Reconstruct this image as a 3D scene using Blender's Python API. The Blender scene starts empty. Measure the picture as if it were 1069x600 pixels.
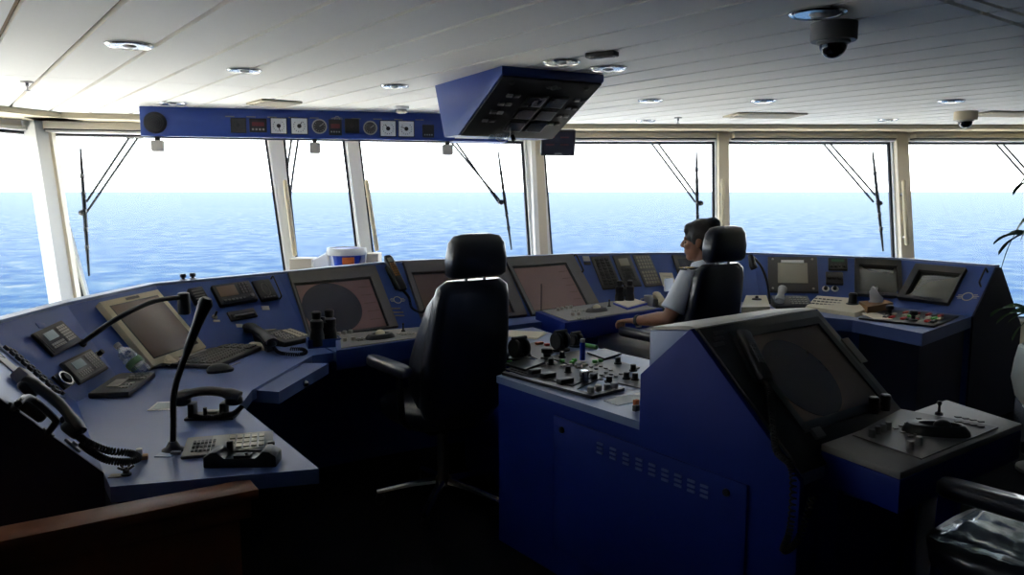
import bpy, bmesh, math, random
from mathutils import Vector, Matrix
random.seed(7)
PI = math.pi
SC = bpy.context.scene
COL = SC.collection
# ------------------------------------------------------------------ camera
F = 819.0
EYE = 1.55
PITCH = math.atan(100.0 / F)
cd = bpy.data.cameras.new('camera')
cam = bpy.data.objects.new('camera', cd)
COL.objects.link(cam)
cam.location = (0, 0, EYE)
cam.rotation_euler = (PI / 2 - PITCH, 0, 0)
cd.sensor_width = 36.0
cd.lens = F / 1069.0 * 36.0
cd.clip_start = 0.05
cd.clip_end = 200000
SC.camera = cam
_c, _s = math.cos(PITCH), math.sin(PITCH)
EYEV = Vector((0, 0, EYE))


def ray(px, py):
    a = (px - 534.5) / F
    b = (300.0 - py) / F
    return Vector((a, _c + b * _s, -_s + b * _c))


def P(px, py, z):
    """the place at height z that the photograph shows at this pixel"""
    d = ray(px, py)
    return EYEV + d * ((z - EYE) / d.z)


def PY(px, py, y):
    d = ray(px, py)
    return EYEV + d * (y / d.y)


class Plane:
    def __init__(self, a, b, c):
        self.p = Vector(a)
        n = (Vector(b) - self.p).cross(Vector(c) - self.p).normalized()
        if n.dot(EYEV - self.p) < 0:
            n = -n
        self.n = n

    def hit(self, px, py, lift=0.0):
        d = ray(px, py)
        p = self.p + self.n * lift
        return EYEV + d * ((p - EYEV).dot(self.n) / d.dot(self.n))


def frame_of(o, x, n):
    x = x.normalized()
    n = n.normalized()
    y = n.cross(x).normalized()
    x = y.cross(n)
    return Matrix(((x.x, y.x, n.x, o.x), (x.y, y.y, n.y, o.y), (x.z, y.z, n.z, o.z), (0, 0, 0, 1)))


def fr(pl, tl, tr, br, bl, lift=0.0):
    """frame, width and height of a device whose corners on a panel are seen at four pixels"""
    a, b, c, d = [pl.hit(*q, lift) for q in (tl, tr, br, bl)]
    M = frame_of((a + b + c + d) / 4, (b + c) - (a + d), pl.n)
    w = ((b - a).length + (c - d).length) / 2
    h = ((a - d).length + (b - c).length) / 2
    return M, w, h


def rotz(loc, a):
    return Matrix.Translation(Vector(loc)) @ Matrix.Rotation(a, 4, 'Z')


# ------------------------------------------------------------------ materials
def srgb(r, g, b):
    f = lambda v: v / 12.92 if v <= 0.04045 else ((v + 0.055) / 1.055) ** 2.4
    return (f(r / 255.0), f(g / 255.0), f(b / 255.0), 1.0)


def mat(name, c, rough=0.5, metal=0.0, spec=0.5, var=0.06, scale=30.0, bump=0.0, emit=None, coat=0.0):
    m = bpy.data.materials.new(name)
    m.use_nodes = True
    nt = m.node_tree
    b = nt.nodes['Principled BSDF']
    b.inputs['Roughness'].default_value = rough
    b.inputs['Metallic'].default_value = metal
    b.inputs['Specular IOR Level'].default_value = spec
    b.inputs['Coat Weight'].default_value = coat
    tc = nt.nodes.new('ShaderNodeTexCoord')
    nz = nt.nodes.new('ShaderNodeTexNoise')
    nz.inputs['Scale'].default_value = scale
    nz.inputs['Detail'].default_value = 4
    nt.links.new(tc.outputs['Object'], nz.inputs['Vector'])
    mx = nt.nodes.new('ShaderNodeMix')
    mx.data_type = 'RGBA'
    mx.inputs['A'].default_value = (c[0] * (1 - var), c[1] * (1 - var), c[2] * (1 - var), 1)
    mx.inputs['B'].default_value = (min(1, c[0] * (1 + var)), min(1, c[1] * (1 + var)), min(1, c[2] * (1 + var)), 1)
    nt.links.new(nz.outputs['Fac'], mx.inputs['Factor'])
    nt.links.new(mx.outputs['Result'], b.inputs['Base Color'])
    if bump:
        bp = nt.nodes.new('ShaderNodeBump')
        bp.inputs['Strength'].default_value = bump
        bp.inputs['Distance'].default_value = 0.01
        nt.links.new(nz.outputs['Fac'], bp.inputs['Height'])
        nt.links.new(bp.outputs['Normal'], b.inputs['Normal'])
    if emit:
        b.inputs['Emission Color'].default_value = emit[0]
        b.inputs['Emission Strength'].default_value = emit[1]
    return m


M_ = {}
M_['ceil'] = mat('cream_ceiling_paint', srgb(240, 237, 229), 0.6, var=0.02)
M_['groove'] = mat('ceiling_groove', srgb(146, 120, 78), 0.7)
M_['white'] = mat('white_frame_paint', srgb(228, 228, 224), 0.45, var=0.02)
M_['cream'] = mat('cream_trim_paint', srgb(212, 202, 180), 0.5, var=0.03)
M_['tan'] = mat('tan_cornice_paint', srgb(176, 164, 136), 0.55, var=0.03)
M_['gasket'] = mat('black_rubber', srgb(18, 18, 22), 0.6)
M_['floor'] = mat('dark_carpet', srgb(22, 22, 27), 0.95, var=0.3, scale=220, bump=0.3, spec=0.1)
M_['darkwall'] = mat('dark_bulkhead', srgb(38, 37, 38), 0.7)
M_['blue'] = mat('console_blue_paint', srgb(30, 62, 140), 0.42, var=0.04)
M_['desk'] = mat('console_desk_laminate', srgb(76, 98, 156), 0.36, var=0.05, scale=90, spec=0.6)
M_['panel'] = mat('console_panel_paint', srgb(40, 74, 148), 0.38, var=0.04)
M_['ledge'] = mat('console_ledge', srgb(112, 130, 170), 0.4)
M_['deepblue'] = mat('pod_blue_paint', srgb(9, 37, 124), 0.55, var=0.05, spec=0.2)
M_['black'] = mat('black_plastic', srgb(20, 20, 23), 0.4)
M_['matt'] = mat('matt_black', srgb(14, 14, 16), 0.7)
M_['dgrey'] = mat('dark_grey_plastic', srgb(52, 50, 50), 0.5)
M_['bezel'] = mat('grey_brown_bezel', srgb(96, 92, 92), 0.5)
M_['mgrey'] = mat('mid_grey_plastic', srgb(120, 118, 116), 0.5)
M_['lgrey'] = mat('light_grey_plastic', srgb(176, 172, 164), 0.5)
M_['beige'] = mat('beige_plastic', srgb(198, 186, 156), 0.5)
M_['ivory'] = mat('ivory_plastic', srgb(212, 204, 180), 0.45)
M_['scr'] = mat('brown_screen_glass', srgb(112, 94, 84), 0.25, var=0.1, scale=4)
M_['scrdark'] = mat('dark_radar_picture', srgb(44, 46, 62), 0.25)
M_['scrpink'] = mat('rose_screen_glass', srgb(136, 108, 106), 0.25, var=0.08, scale=4)
M_['crt'] = mat('grey_green_crt_glass', srgb(70, 72, 62), 0.05, spec=1.0, coat=1.0)
M_['lcd'] = mat('pale_lcd', srgb(150, 168, 172), 0.3)
M_['lcdgrey'] = mat('grey_lcd', srgb(150, 146, 130), 0.3)
M_['lcdbrown'] = mat('brown_lcd', srgb(120, 92, 70), 0.3)
M_['leather'] = mat('navy_black_leather', srgb(28, 32, 46), 0.34, coat=0.6, var=0.1, scale=200, bump=0.12)
M_['chrome'] = mat('brushed_chrome', srgb(200, 200, 200), 0.22, metal=1.0)
M_['steel'] = mat('satin_steel', srgb(150, 150, 150), 0.4, metal=1.0)
M_['wood'] = mat('red_brown_wood', srgb(110, 62, 36), 0.45, var=0.25, scale=14)
M_['paper'] = mat('paper', srgb(226, 218, 196), 0.8, var=0.03)
M_['paperw'] = mat('white_paper', srgb(232, 234, 232), 0.8, var=0.02)
M_['orange'] = mat('orange_plastic', srgb(214, 104, 40), 0.5)
M_['dimred'] = mat('unlit_red_digits', srgb(96, 26, 30), 0.4)
M_['shadeblue'] = mat('shaded_console_blue', srgb(14, 20, 52), 0.55)  # darker console blue, shade put into the colour
M_['red'] = mat('red_plastic', srgb(190, 40, 36), 0.5)
M_['green'] = mat('green_plastic', srgb(96, 190, 90), 0.45)
M_['penblue'] = mat('bright_blue_plastic', srgb(36, 70, 190), 0.35)
M_['keys'] = mat('grey_keys', srgb(150, 148, 142), 0.5)
M_['keysd'] = mat('dark_keys', srgb(96, 94, 92), 0.5)
M_['skin'] = mat('skin', srgb(150, 104, 80), 0.5, var=0.06)
M_['hair'] = mat('black_hair', srgb(17, 15, 16), 0.45, var=0.3, scale=120, bump=0.4)
M_['shirt'] = mat('white_shirt_cloth', srgb(232, 238, 248), 0.85, var=0.03)
M_['trouser'] = mat('white_trouser_cloth', srgb(240, 238, 230), 0.85, var=0.03)
M_['gold'] = mat('gold_braid', srgb(196, 158, 64), 0.45)
M_['shoe'] = mat('white_shoe', srgb(190, 190, 186), 0.5)
M_['leaf'] = mat('green_leaf', srgb(52, 92, 44), 0.45, var=0.3, scale=12)
M_['stem'] = mat('plant_stem', srgb(104, 88, 60), 0.7)
M_['pot'] = mat('white_planter', srgb(222, 228, 232), 0.4)
M_['deckbounce'] = mat('bounce_deck_white', srgb(236, 231, 218), 0.7)
M_['cap'] = mat('smoked_dome', srgb(14, 13, 16), 0.12, spec=0.8)
M_['tissue'] = mat('tissue', srgb(236, 238, 240), 0.9, var=0.02)
M_['card'] = mat('cardboard', srgb(150, 112, 72), 0.7)
M_['amber'] = mat('amber_keys', srgb(150, 104, 58), 0.5)


def glass(name, gl=0.05, tint=(1, 1, 1, 1), rough=0.0):
    m = bpy.data.materials.new(name)
    m.use_nodes = True
    nt = m.node_tree
    nt.nodes.clear()
    o = nt.nodes.new('ShaderNodeOutputMaterial')
    t = nt.nodes.new('ShaderNodeBsdfTransparent')
    t.inputs[0].default_value = tint
    g = nt.nodes.new('ShaderNodeBsdfGlossy')
    g.inputs['Roughness'].default_value = rough
    mx = nt.nodes.new('ShaderNodeMixShader')
    mx.inputs[0].default_value = gl
    nt.links.new(t.outputs[0], mx.inputs[1])
    nt.links.new(g.outputs[0], mx.inputs[2])
    nt.links.new(mx.outputs[0], o.inputs[0])
    return m


M_['glass'] = glass('window_glass', 0.012, (0.97, 0.985, 0.99, 1))
M_['clear'] = glass('clear_plastic', 0.30, (0.80, 0.86, 0.88, 1), 0.12)


# ------------------------------------------------------------------ mesh building
def root_of(o):
    while o.parent:
        o = o.parent
    return o


class MB:
    def __init__(self):
        self.bm = bmesh.new()

    def _mk(self, pts, faces):
        vs = [self.bm.verts.new(p) for p in pts]
        for f in faces:
            try:
                self.bm.faces.new([vs[i] for i in f])
            except ValueError:
                pass
        return vs

    def box(self, c, s, M=None, bev=0.0, seg=2):
        r = bmesh.ops.create_cube(self.bm, size=1.0)
        vs = r['verts']
        bmesh.ops.scale(self.bm, vec=s, verts=vs)
        bmesh.ops.translate(self.bm, vec=c, verts=vs)
        if M is not None:
            bmesh.ops.transform(self.bm, matrix=M, verts=vs)
        if bev > 0:
            es = list({e for v in vs for e in v.link_edges})
            bmesh.ops.bevel(self.bm, geom=es, offset=bev, segments=seg, profile=0.5, affect='EDGES')
        return self

    def poly(self, pts):
        self._mk(pts, [list(range(len(pts)))])
        return self

    def prism(self, pts, vec, bev=0.0):
        n = len(pts)
        pts = [Vector(p) for p in pts]
        vec = Vector(vec)
        vs = self._mk(pts + [p + vec for p in pts],
                      [list(range(n))[::-1], list(range(n, 2 * n))] + [[i, (i + 1) % n, n + (i + 1) % n, n + i] for i in range(n)])
        if bev > 0:
            es = list({e for v in vs for e in v.link_edges})
            bmesh.ops.bevel(self.bm, geom=es, offset=bev, segments=2, profile=0.5, affect='EDGES')
        return self

    def hexa(self, a, b):
        """solid between two matching polygons"""
        n = len(a)
        self._mk(list(a) + list(b), [list(range(n))[::-1], list(range(n, 2 * n))] + [[i, (i + 1) % n, n + (i + 1) % n, n + i] for i in range(n)])
        return self

    def rings(self, rs, cap=True):
        n = len(rs[0])
        vs = [[self.bm.verts.new(p) for p in r] for r in rs]
        for i in range(len(rs) - 1):
            for j in range(n):
                self.bm.faces.new([vs[i][j], vs[i][(j + 1) % n], vs[i + 1][(j + 1) % n], vs[i + 1][j]])
        if cap:
            self.bm.faces.new(vs[0][::-1])
            self.bm.faces.new(vs[-1])
        return self

    def tube(self, pts, r, seg=8, M=None):
        pts = [Vector(p) for p in pts]
        if M is not None:
            pts = [M @ p for p in pts]
        n = len(pts)
        rs = r if isinstance(r, (list, tuple)) else [r] * n
        rings = []
        up = None
        for i, p in enumerate(pts):
            t = (pts[min(i + 1, n - 1)] - pts[max(i - 1, 0)]).normalized()
            if up is None:
                up = Vector((0, 0, 1)) if abs(t.z) < 0.9 else Vector((1, 0, 0))
            x = t.cross(up).normalized()
            up = x.cross(t).normalized()
            rings.append([p + (x * math.cos(2 * PI * k / seg) + up * math.sin(2 * PI * k / seg)) * rs[i] for k in range(seg)])
        return self.rings(rings)

    def lathe(self, prof, M=None, seg=24):
        M = M or Matrix.Identity(4)
        ring = len(prof) >= 4 and abs(prof[0][1] - prof[-1][1]) < 1e-6 and min(prof[0][0], prof[-1][0]) > 0.002
        if ring:                                    # an open ring: close the profile on itself instead of capping it
            prof = list(prof) + [prof[0]]
        return self.rings([[M @ Vector((max(r, 1e-4) * math.cos(2 * PI * k / seg), max(r, 1e-4) * math.sin(2 * PI * k / seg), z)) for k in range(seg)] for r, z in prof], cap=not ring)

    def cyl(self, c, r, h, M=None, seg=16, r2=None):
        T = (M or Matrix.Identity(4)) @ Matrix.Translation(Vector(c))
        return self.lathe([(r, 0), (r if r2 is None else r2, h)], T, seg)

    def ell(self, c, r, M=None, seg=20, n=12):
        T = (M or Matrix.Identity(4)) @ Matrix.Translation(Vector(c))
        rs = []
        for i in range(n + 1):
            a = -PI / 2 + PI * i / n
            k = max(math.cos(a), 0.01)
            rs.append([T @ Vector((r[0] * k * math.cos(2 * PI * j / seg), r[1] * k * math.sin(2 * PI * j / seg), r[2] * math.sin(a))) for j in range(seg)])
        return self.rings(rs)

    def loft(self, secs, M=None, seg=28):
        """stack of superellipse rings: (centre, half width along x, half depth along y, exponent), rings in their own xy plane"""
        M = M or Matrix.Identity(4)
        rs = []
        for c, a, b, e in secs:
            ring = []
            for k in range(seg):
                t = 2 * PI * k / seg
                ct, st = math.cos(t), math.sin(t)
                ring.append(M @ (Vector(c) + Vector((a * math.copysign(abs(ct) ** (2 / e), ct), b * math.copysign(abs(st) ** (2 / e), st), 0))))
            rs.append(ring)
        return self.rings(rs)

    def build(self, name, m, parent=None, world=False, flat=False, ang=35):
        bmesh.ops.recalc_face_normals(self.bm, faces=self.bm.faces[:])
        loc = Vector((0, 0, 0))
        if parent is not None and world:
            self.bm.transform(root_of(parent).matrix_basis.inverted())
        elif parent is None:
            xs = [v.co.copy() for v in self.bm.verts]
            loc = Vector(((min(v.x for v in xs) + max(v.x for v in xs)) / 2, (min(v.y for v in xs) + max(v.y for v in xs)) / 2, min(v.z for v in xs)))
            self.bm.transform(Matrix.Translation(-loc))
        me = bpy.data.meshes.new(name)
        self.bm.to_mesh(me)
        self.bm.free()
        if not flat:
            me.polygons.foreach_set('use_smooth', [True] * len(me.polygons))
            me.set_sharp_from_angle(angle=math.radians(ang))
        me.materials.append(m)
        o = bpy.data.objects.new(name, me)
        o.location = loc
        COL.objects.link(o)
        if parent is not None:
            o.parent = parent
        return o


def tag(o, label=None, cat=None, group=None, kind=None):
    if label:
        o['label'] = label
    if cat:
        o['category'] = cat
    if group:
        o['group'] = group
    if kind:
        o['kind'] = kind
    return o


def thing(name, label, cat, M=None, group=None):
    o = bpy.data.objects.new(name, None)
    o.empty_display_size = 0.1
    COL.objects.link(o)
    if M is not None:
        o.matrix_basis = M if isinstance(M, Matrix) else Matrix.Translation(Vector(M))
    return tag(o, label, cat, group)


def struct(name, mb, m, flat=True):
    return tag(mb.build(name, m, flat=flat), kind='structure')


def dup(root, M, label=None, group=None):
    r = root.copy()
    COL.objects.link(r)
    r.matrix_basis = M
    if label:
        r['label'] = label
    if group:
        r['group'] = group
    for ch in list(root.children):
        c = ch.copy()
        COL.objects.link(c)
        c.parent = r
        for g in list(ch.children):
            d = g.copy()
            COL.objects.link(d)
            d.parent = c
    return r


def arc(pts, n=8):
    """smooth curve through points"""
    pts = [Vector(p) for p in pts]
    q = [pts[0] * 2 - pts[1]] + pts + [pts[-1] * 2 - pts[-2]]
    out = []
    for i in range(1, len(q) - 2):
        for k in range(n):
            t = k / n
            a, b, c, d = q[i - 1], q[i], q[i + 1], q[i + 2]
            out.append(0.5 * ((2 * b) + (c - a) * t + (2 * a - 5 * b + 4 * c - d) * t * t + (3 * b - a - 3 * c + d) * t ** 3))
    out.append(pts[-1])
    return out


def coil(pts, r, wire, turns, seg=6):
    """a coiled cord wound round a path"""
    path = arc(pts, 16)
    n = turns * 8
    out = []
    for i in range(n + 1):
        f = i / n * (len(path) - 1)
        k = min(int(f), len(path) - 2)
        p = path[k].lerp(path[k + 1], f - k)
        t = (path[k + 1] - path[k]).normalized()
        x = t.cross(Vector((0.13, 0.2, 1))).normalized()
        y = x.cross(t)
        a = 2 * PI * i / 8
        out.append(p + (x * math.cos(a) + y * math.sin(a)) * r)
    return MB().tube(out, wire, seg)


# ================================================================== THE SETTING
ZC = 2.20     # ceiling
ZH = 2.06     # window head
ZS = 0.45     # window sill
ZSR = 0.28    # sill of the right-hand windows
LEAN = 0.27
HL = P(45, 139, ZH)
HC = P(556, 148, ZH)
HR = P(1069, 148.5, ZH)
HR = HC + (HR - HC) * 1.12
CTR = Vector((0, 2.5, 0))
L2 = Vector((-5.4, 3.0, ZH))
L3 = Vector((-5.4, -3.0, ZH))
R2 = Vector((HR.x + 0.9, HR.y - 2.2, ZH))
R3 = Vector((R2.x, -3.0, ZH))
RING = [L3, L2, HL, HC, HR, R2, R3]


class Facet:
    def __init__(self, a, b):
        self.a, self.b = a.copy(), b.copy()
        d = (b - a).normalized()
        n = Vector((-d.y, d.x, 0))
        if n.dot(a - CTR) < 0:
            n = -n
        self.d, self.n, self.len = d, n, (b - a).length
        self.plane = Plane(a, b, self.at(0, 0.0))
        self.out = n

    def at(self, s, z, o=0.0):
        return Vector((self.a.x, self.a.y, z)) + self.d * s + self.n * (LEAN * (z - ZH) + o)

    def s_of(self, p):
        return (p - self.a).dot(self.d)

    def hit(self, px, py, o=0.0):
        pl = self.plane
        d = ray(px, py)
        sgn = 1 if pl.n.dot(self.n) > 0 else -1
        p0 = self.at(0, ZH, o)
        return EYEV + d * ((p0 - EYEV).dot(pl.n) / d.dot(pl.n))


FL3, FL, FF, FR_, FRB, FR3 = [Facet(RING[i], RING[i + 1]) for i in range(6)]


def clip_poly(poly, p, n):
    out = []
    for i in range(len(poly)):
        a, b = poly[i], poly[(i + 1) % len(poly)]
        da, db = (a - p).dot(n), (b - p).dot(n)
        if da >= 0:
            out.append(a)
        if da * db < 0:
            out.append(a + (b - a) * (da / (da - db)))
    return out


# ---- floor, sea, added bounce deck
mb = MB()
mb.prism([Vector((p.x, p.y, 0)) for p in RING], (0, 0, -0.1))
struct('floor', mb, M_['floor'])

# ceiling of long boards with open joints
UD = Vector((-0.6, 0.8, 0))
VD = Vector((0.8, 0.6, 0))
SP, GAP = 0.286, 0.025
v0 = P(130, 0, ZC).dot(VD)
mb = MB()
ring2 = [Vector((p.x, p.y, ZC)) + (Vector((p.x, p.y, 0)) - CTR).normalized() * 0.02 for p in RING]
cuts = []          # transverse joints: (point, direction, half gap)
sA, sB = P(0, 78, ZC), P(440, 99, ZC)
cuts.append((sA, (sB - sA).normalized(), 0.005))
hA, hB = P(984, 0, ZC), P(1069, 27.7, ZC)
cuts.append((hA, (hB - hA).normalized(), 0.012))
hA2, hB2 = P(1019, 0, ZC), P(1069, 15.6, ZC)
cuts.append((hA2, (hB2 - hA2).normalized(), 0.010))


def nrm(d):
    n = Vector((-d.y, d.x, 0))
    return n if n.y > 0 else -n


bands = [[(cuts[0][0] + nrm(cuts[0][1]) * cuts[0][2], nrm(cuts[0][1]))],
         [(cuts[0][0] - nrm(cuts[0][1]) * cuts[0][2], -nrm(cuts[0][1])), (cuts[1][0] + nrm(cuts[1][1]) * cuts[1][2], nrm(cuts[1][1]))],
         [(cuts[1][0] - nrm(cuts[1][1]) * cuts[1][2], -nrm(cuts[1][1])), (cuts[2][0] + nrm(cuts[2][1]) * cuts[2][2], nrm(cuts[2][1]))],
         [(cuts[2][0] - nrm(cuts[2][1]) * cuts[2][2], -nrm(cuts[2][1]))]]
for k in range(-40, 41):
    lo = v0 + k * SP + GAP / 2
    hi = lo + SP - GAP
    base = clip_poly(ring2, VD * lo, VD)
    if len(base) < 3:
        continue
    base = clip_poly(base, VD * hi, -VD)
    if len(base) < 3:
        continue
    for bi, bd in enumerate(bands):
        q = base
        for p, n in bd:
            q = clip_poly(q, p, n)
            if len(q) < 3:
                break
        if len(q) >= 3:
            mb.prism([Vector((p.x, p.y, ZC)) for p in q], (0, 0, 0.024))
struct('ceiling', mb, M_['ceil'])
mb = MB()
mb.prism([Vector((p.x, p.y, ZC + 0.024)) for p in RING], (0, 0, 0.1))
struct('trim_1', mb, M_['groove'])


# ---- walls and windows
def wall_band(mb, f, z0, z1, o0, o1, s0=0.0, s1=None):
    s1 = f.len if s1 is None else s1
    base = f.at(0, ZH)
    mb.hexa([f.at(s0, z0, o0), f.at(s1, z0, o0), f.at(s1, z0, o1), f.at(s0, z0, o1)],
            [f.at(s0, z1, o0), f.at(s1, z1, o0), f.at(s1, z1, o1), f.at(s0, z1, o1)])


for nm, fs, wm in (('wall_left', (FL,), 'cream'), ('wall_port', (FL3,), 'darkwall'), ('wall_front', (FF, FR_), 'cream'), ('wall_right', (FRB, FR3), 'darkwall')):
    mb = MB()
    for f in fs:
        if f is FL3:
            wall_band(mb, f, 0.0, ZC + 0.1, 0.0, 0.12, 0.0, 4.2)
            wall_band(mb, f, 0.0, ZS, 0.0, 0.12, 4.2)
            wall_band(mb, f, ZH, ZC + 0.1, 0.0, 0.12, 4.2)
            continue
        if f in (FRB, FR3):
            wall_band(mb, f, 0.0, ZC + 0.1, 0.0, 0.12)
            continue
        wall_band(mb, f, 0.0, ZSR if f is FR_ else ZS, 0.0, 0.12)
        wall_band(mb, f, ZH, ZC + 0.1, 0.0, 0.12)
    struct(nm, mb, M_[wm])
mb = MB()
mb.box(((L3.x + R3.x) / 2, -3.06, 1.1), (R3.x - L3.x + 0.4, 0.12, 2.3))
struct('wall_back', mb, M_['darkwall'])

# cornice, roller blind housings and head rails along the glazing
ti = 2
for f, c0 in ((FL, 0.55), (FF, 0.55), (FR_, 0.55)):
    mb = MB()
    n = f.n
    for (z0, z1, o) in ((2.155, ZC, -0.50), ):
        a, b = f.at(0.0, ZH), f.at(f.len, ZH)
        q = [Vector((p.x, p.y, z0)) for p in (a, b, b + n * o, a + n * o)]
        mb.prism(q, (0, 0, z1 - z0))
    struct('trim_%d' % ti, mb, M_['tan'])
    ti += 1


def window(n, f, tl, tr, br, bl):
    """one pane with its black gasket and white casing; corners lie in the glazing plane"""
    w = bpy.data.objects.new('window_%d' % n, None)
    COL.objects.link(w)
    w.location = (bl + br) / 2
    w['kind'] = 'structure'
    c = (tl + tr + br + bl) / 4
    ou = f.plane.n if f.plane.n.dot(f.n) > 0 else -f.plane.n

    def inset(d):
        ex = (tr - tl).normalized()
        ey = (tl - bl).normalized()
        ex2 = (br - bl).normalized()
        ey2 = (tr - br).normalized()
        return [tl + ex * d - ey * d, tr - ex * d - ey2 * d, br - ex2 * d + ey2 * d, bl + ex2 * d + ey * d]
    q0 = inset(-0.03)
    q1 = inset(0.0)
    q2 = inset(0.022)
    mbf = MB()
    for i in range(4):
        j = (i + 1) % 4
        a = [q0[i], q0[j], q1[j], q1[i]]
        mbf.hexa([p - ou * 0.05 for p in a], [p + ou * 0.03 for p in a])
    mbf.build('window_frame', M_['white'], w, world=True, flat=True)
    mbg = MB()
    for i in range(4):
        j = (i + 1) % 4
        a = [q1[i], q1[j], q2[j], q2[i]]
        mbg.hexa([p - ou * 0.012 for p in a], [p + ou * 0.02 for p in a])
    mbg.build('gasket', M_['gasket'], w, world=True, flat=True)
    mbp = MB()
    mbp.hexa([p for p in q1], [p + ou * 0.012 for p in q1])
    mbp.build('pane', M_['glass'], w, world=True, flat=True)
    return w


def win_px(n, f, x_tl, x_tr, x_br, x_bl, yt=150, yb=266):
    """a window whose side edges cross pixel rows yt and yb at the given columns"""
    out = []
    for xa, xb in ((x_tl, x_bl), (x_tr, x_br)):
        a, b = f.hit(xa, yt), f.hit(xb, yb)
        d = a - b
        out.append((a + d * ((ZH - a.z) / d.z), b + d * (((ZSR if f is FR_ else ZS) - b.z) / d.z)))
    (tl, bl), (tr, br) = out
    return window(n, f, tl, tr, br, bl)


def win_s(n, f, s0, s1):
    return window(n, f, f.at(s0, ZH), f.at(s1, ZH), f.at(s1, ZS), f.at(s0, ZS))


def post_px(n, f, x_tl, x_tr, x_br, x_bl, m, dep=0.12, o=0.03, yt=150, yb=266):
    q = []
    for xa, xb in ((x_tl, x_bl), (x_tr, x_br)):
        a, b = f.hit(xa, yt), f.hit(xb, yb)
        d = a - b
        q.append((a + d * ((ZC - a.z) / d.z), b + d * ((0.02 - b.z) / d.z)))
    (tl, bl), (tr, br) = q
    ou = f.plane.n if f.plane.n.dot(f.n) > 0 else -f.plane.n
    mb = MB()
    mb.hexa([p - ou * dep for p in (bl, br, tr, tl)], [p + ou * o for p in (bl, br, tr, tl)])
    return tag(mb.build('trim_%d' % n, m, flat=True), kind='structure')


win_px(1, FF, 40, 279, 296, 54, yt=148)
win_px(2, FF, 296, 360, 374, 308)
win_px(3, FF, 374, 546, 553.5, 388)
win_px(4, FR_, 566.5, 745.5, 746.2, 575, yt=150)
win_px(5, FR_, 758.5, 928.5, 933.5, 759.5)
win_px(6, FR_, 943, 1130, 1148, 949)
win_s(7, FL, FL.len - 2.0, FL.len - 0.06)
win_s(9, FL3, 4.25, FL3.len - 0.15)
win_s(8, FL, 0.15, FL.len - 2.15)
# posts between the panes
post_px(6, FF, 280.5, 294.5, 306.5, 298, M_['white'])
post_px(7, FF, 361, 372.5, 386, 375.5, M_['white'])
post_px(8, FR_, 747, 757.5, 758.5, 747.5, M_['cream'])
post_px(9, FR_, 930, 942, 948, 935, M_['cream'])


def crease(fa, fb, z):
    """meeting line of two leaning facets at height z"""
    a0, a1 = fa.at(0, z), fa.at(1, z)
    b0, b1 = fb.at(0, z), fb.at(1, z)
    d1, d2 = a1 - a0, b1 - b0
    den = d1.x * d2.y - d1.y * d2.x
    t = ((b0.x - a0.x) * d2.y - (b0.y - a0.y) * d2.x) / den
    return a0 + d1 * t


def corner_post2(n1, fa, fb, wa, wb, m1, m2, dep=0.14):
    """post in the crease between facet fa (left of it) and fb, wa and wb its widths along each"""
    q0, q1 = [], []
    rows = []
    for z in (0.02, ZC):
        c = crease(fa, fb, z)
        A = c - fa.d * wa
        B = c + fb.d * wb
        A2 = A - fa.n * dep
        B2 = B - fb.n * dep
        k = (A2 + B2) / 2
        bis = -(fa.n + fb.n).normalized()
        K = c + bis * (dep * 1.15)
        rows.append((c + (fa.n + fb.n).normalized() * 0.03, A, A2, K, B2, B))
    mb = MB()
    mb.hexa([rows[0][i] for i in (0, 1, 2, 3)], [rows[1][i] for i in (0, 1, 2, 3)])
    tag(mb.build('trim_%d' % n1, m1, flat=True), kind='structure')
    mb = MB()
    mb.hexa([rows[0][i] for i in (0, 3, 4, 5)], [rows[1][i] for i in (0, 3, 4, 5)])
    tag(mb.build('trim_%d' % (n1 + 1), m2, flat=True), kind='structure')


corner_post2(10, FL, FF, 0.20, 0.10, M_['white'], M_['cream'])  # white and cream halves put the lit and shaded sides into the colour
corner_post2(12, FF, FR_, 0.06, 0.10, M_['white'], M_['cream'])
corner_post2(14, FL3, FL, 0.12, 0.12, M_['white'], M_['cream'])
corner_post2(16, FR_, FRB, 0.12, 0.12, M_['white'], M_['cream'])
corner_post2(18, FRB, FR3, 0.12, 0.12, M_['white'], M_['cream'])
# solid pillars in the side walls between their panes
for n, f, s0, s1 in ((20, FL, FL.len - 2.15, FL.len - 2.0), ):
    mb = MB()
    wall_band(mb, f, 0.0, ZC, -0.1, 0.08, s0, s1)
    tag(mb.build('trim_%d' % n, M_['white'], flat=True), kind='structure')

def blind_housing(f, s0, s1, label):
    """roller blind box under the cornice with a dark slot and a white bottom rail"""
    a = f.at(s0, ZH, -0.02)
    M = frame_of(a, f.d, Vector((0, 0, 1)))
    if (M.to_3x3() @ Vector((0, 1, 0))).dot(f.n) < 0:
        M = frame_of(f.at(s1, ZH, -0.02), -f.d, Vector((0, 0, 1)))
    L = s1 - s0
    t = thing('blind_housing', label, 'window blind', M, 'roller blind housings over the windows')
    MB().box((L / 2, -0.11, 0.062), (L, 0.13, 0.064), bev=0.006).build('housing', M_['cream'], t)
    MB().box((L / 2, -0.10, 0.024), (L, 0.10, 0.010)).build('slot', M_['gasket'], t)
    MB().box((L / 2, -0.10, 0.008), (L - 0.02, 0.11, 0.020), bev=0.004).build('bottom_rail', M_['white'], t)
    return t


sF = lambda px: FF.s_of(FF.hit(px, 148))
sR = lambda px: FR_.s_of(FR_.hit(px, 148))
blind_housing(FF, sF(52), sF(277), 'cream blind housing over the leftmost wide window, behind the blue instrument panel')
blind_housing(FR_, sR(572), sR(743), 'cream blind housing over the window behind the seated officer')
blind_housing(FR_, sR(761), sR(927), 'cream blind housing over the window right of the officer')
blind_housing(FR_, sR(946), sR(1120), 'cream blind housing over the window at the right edge')


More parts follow.
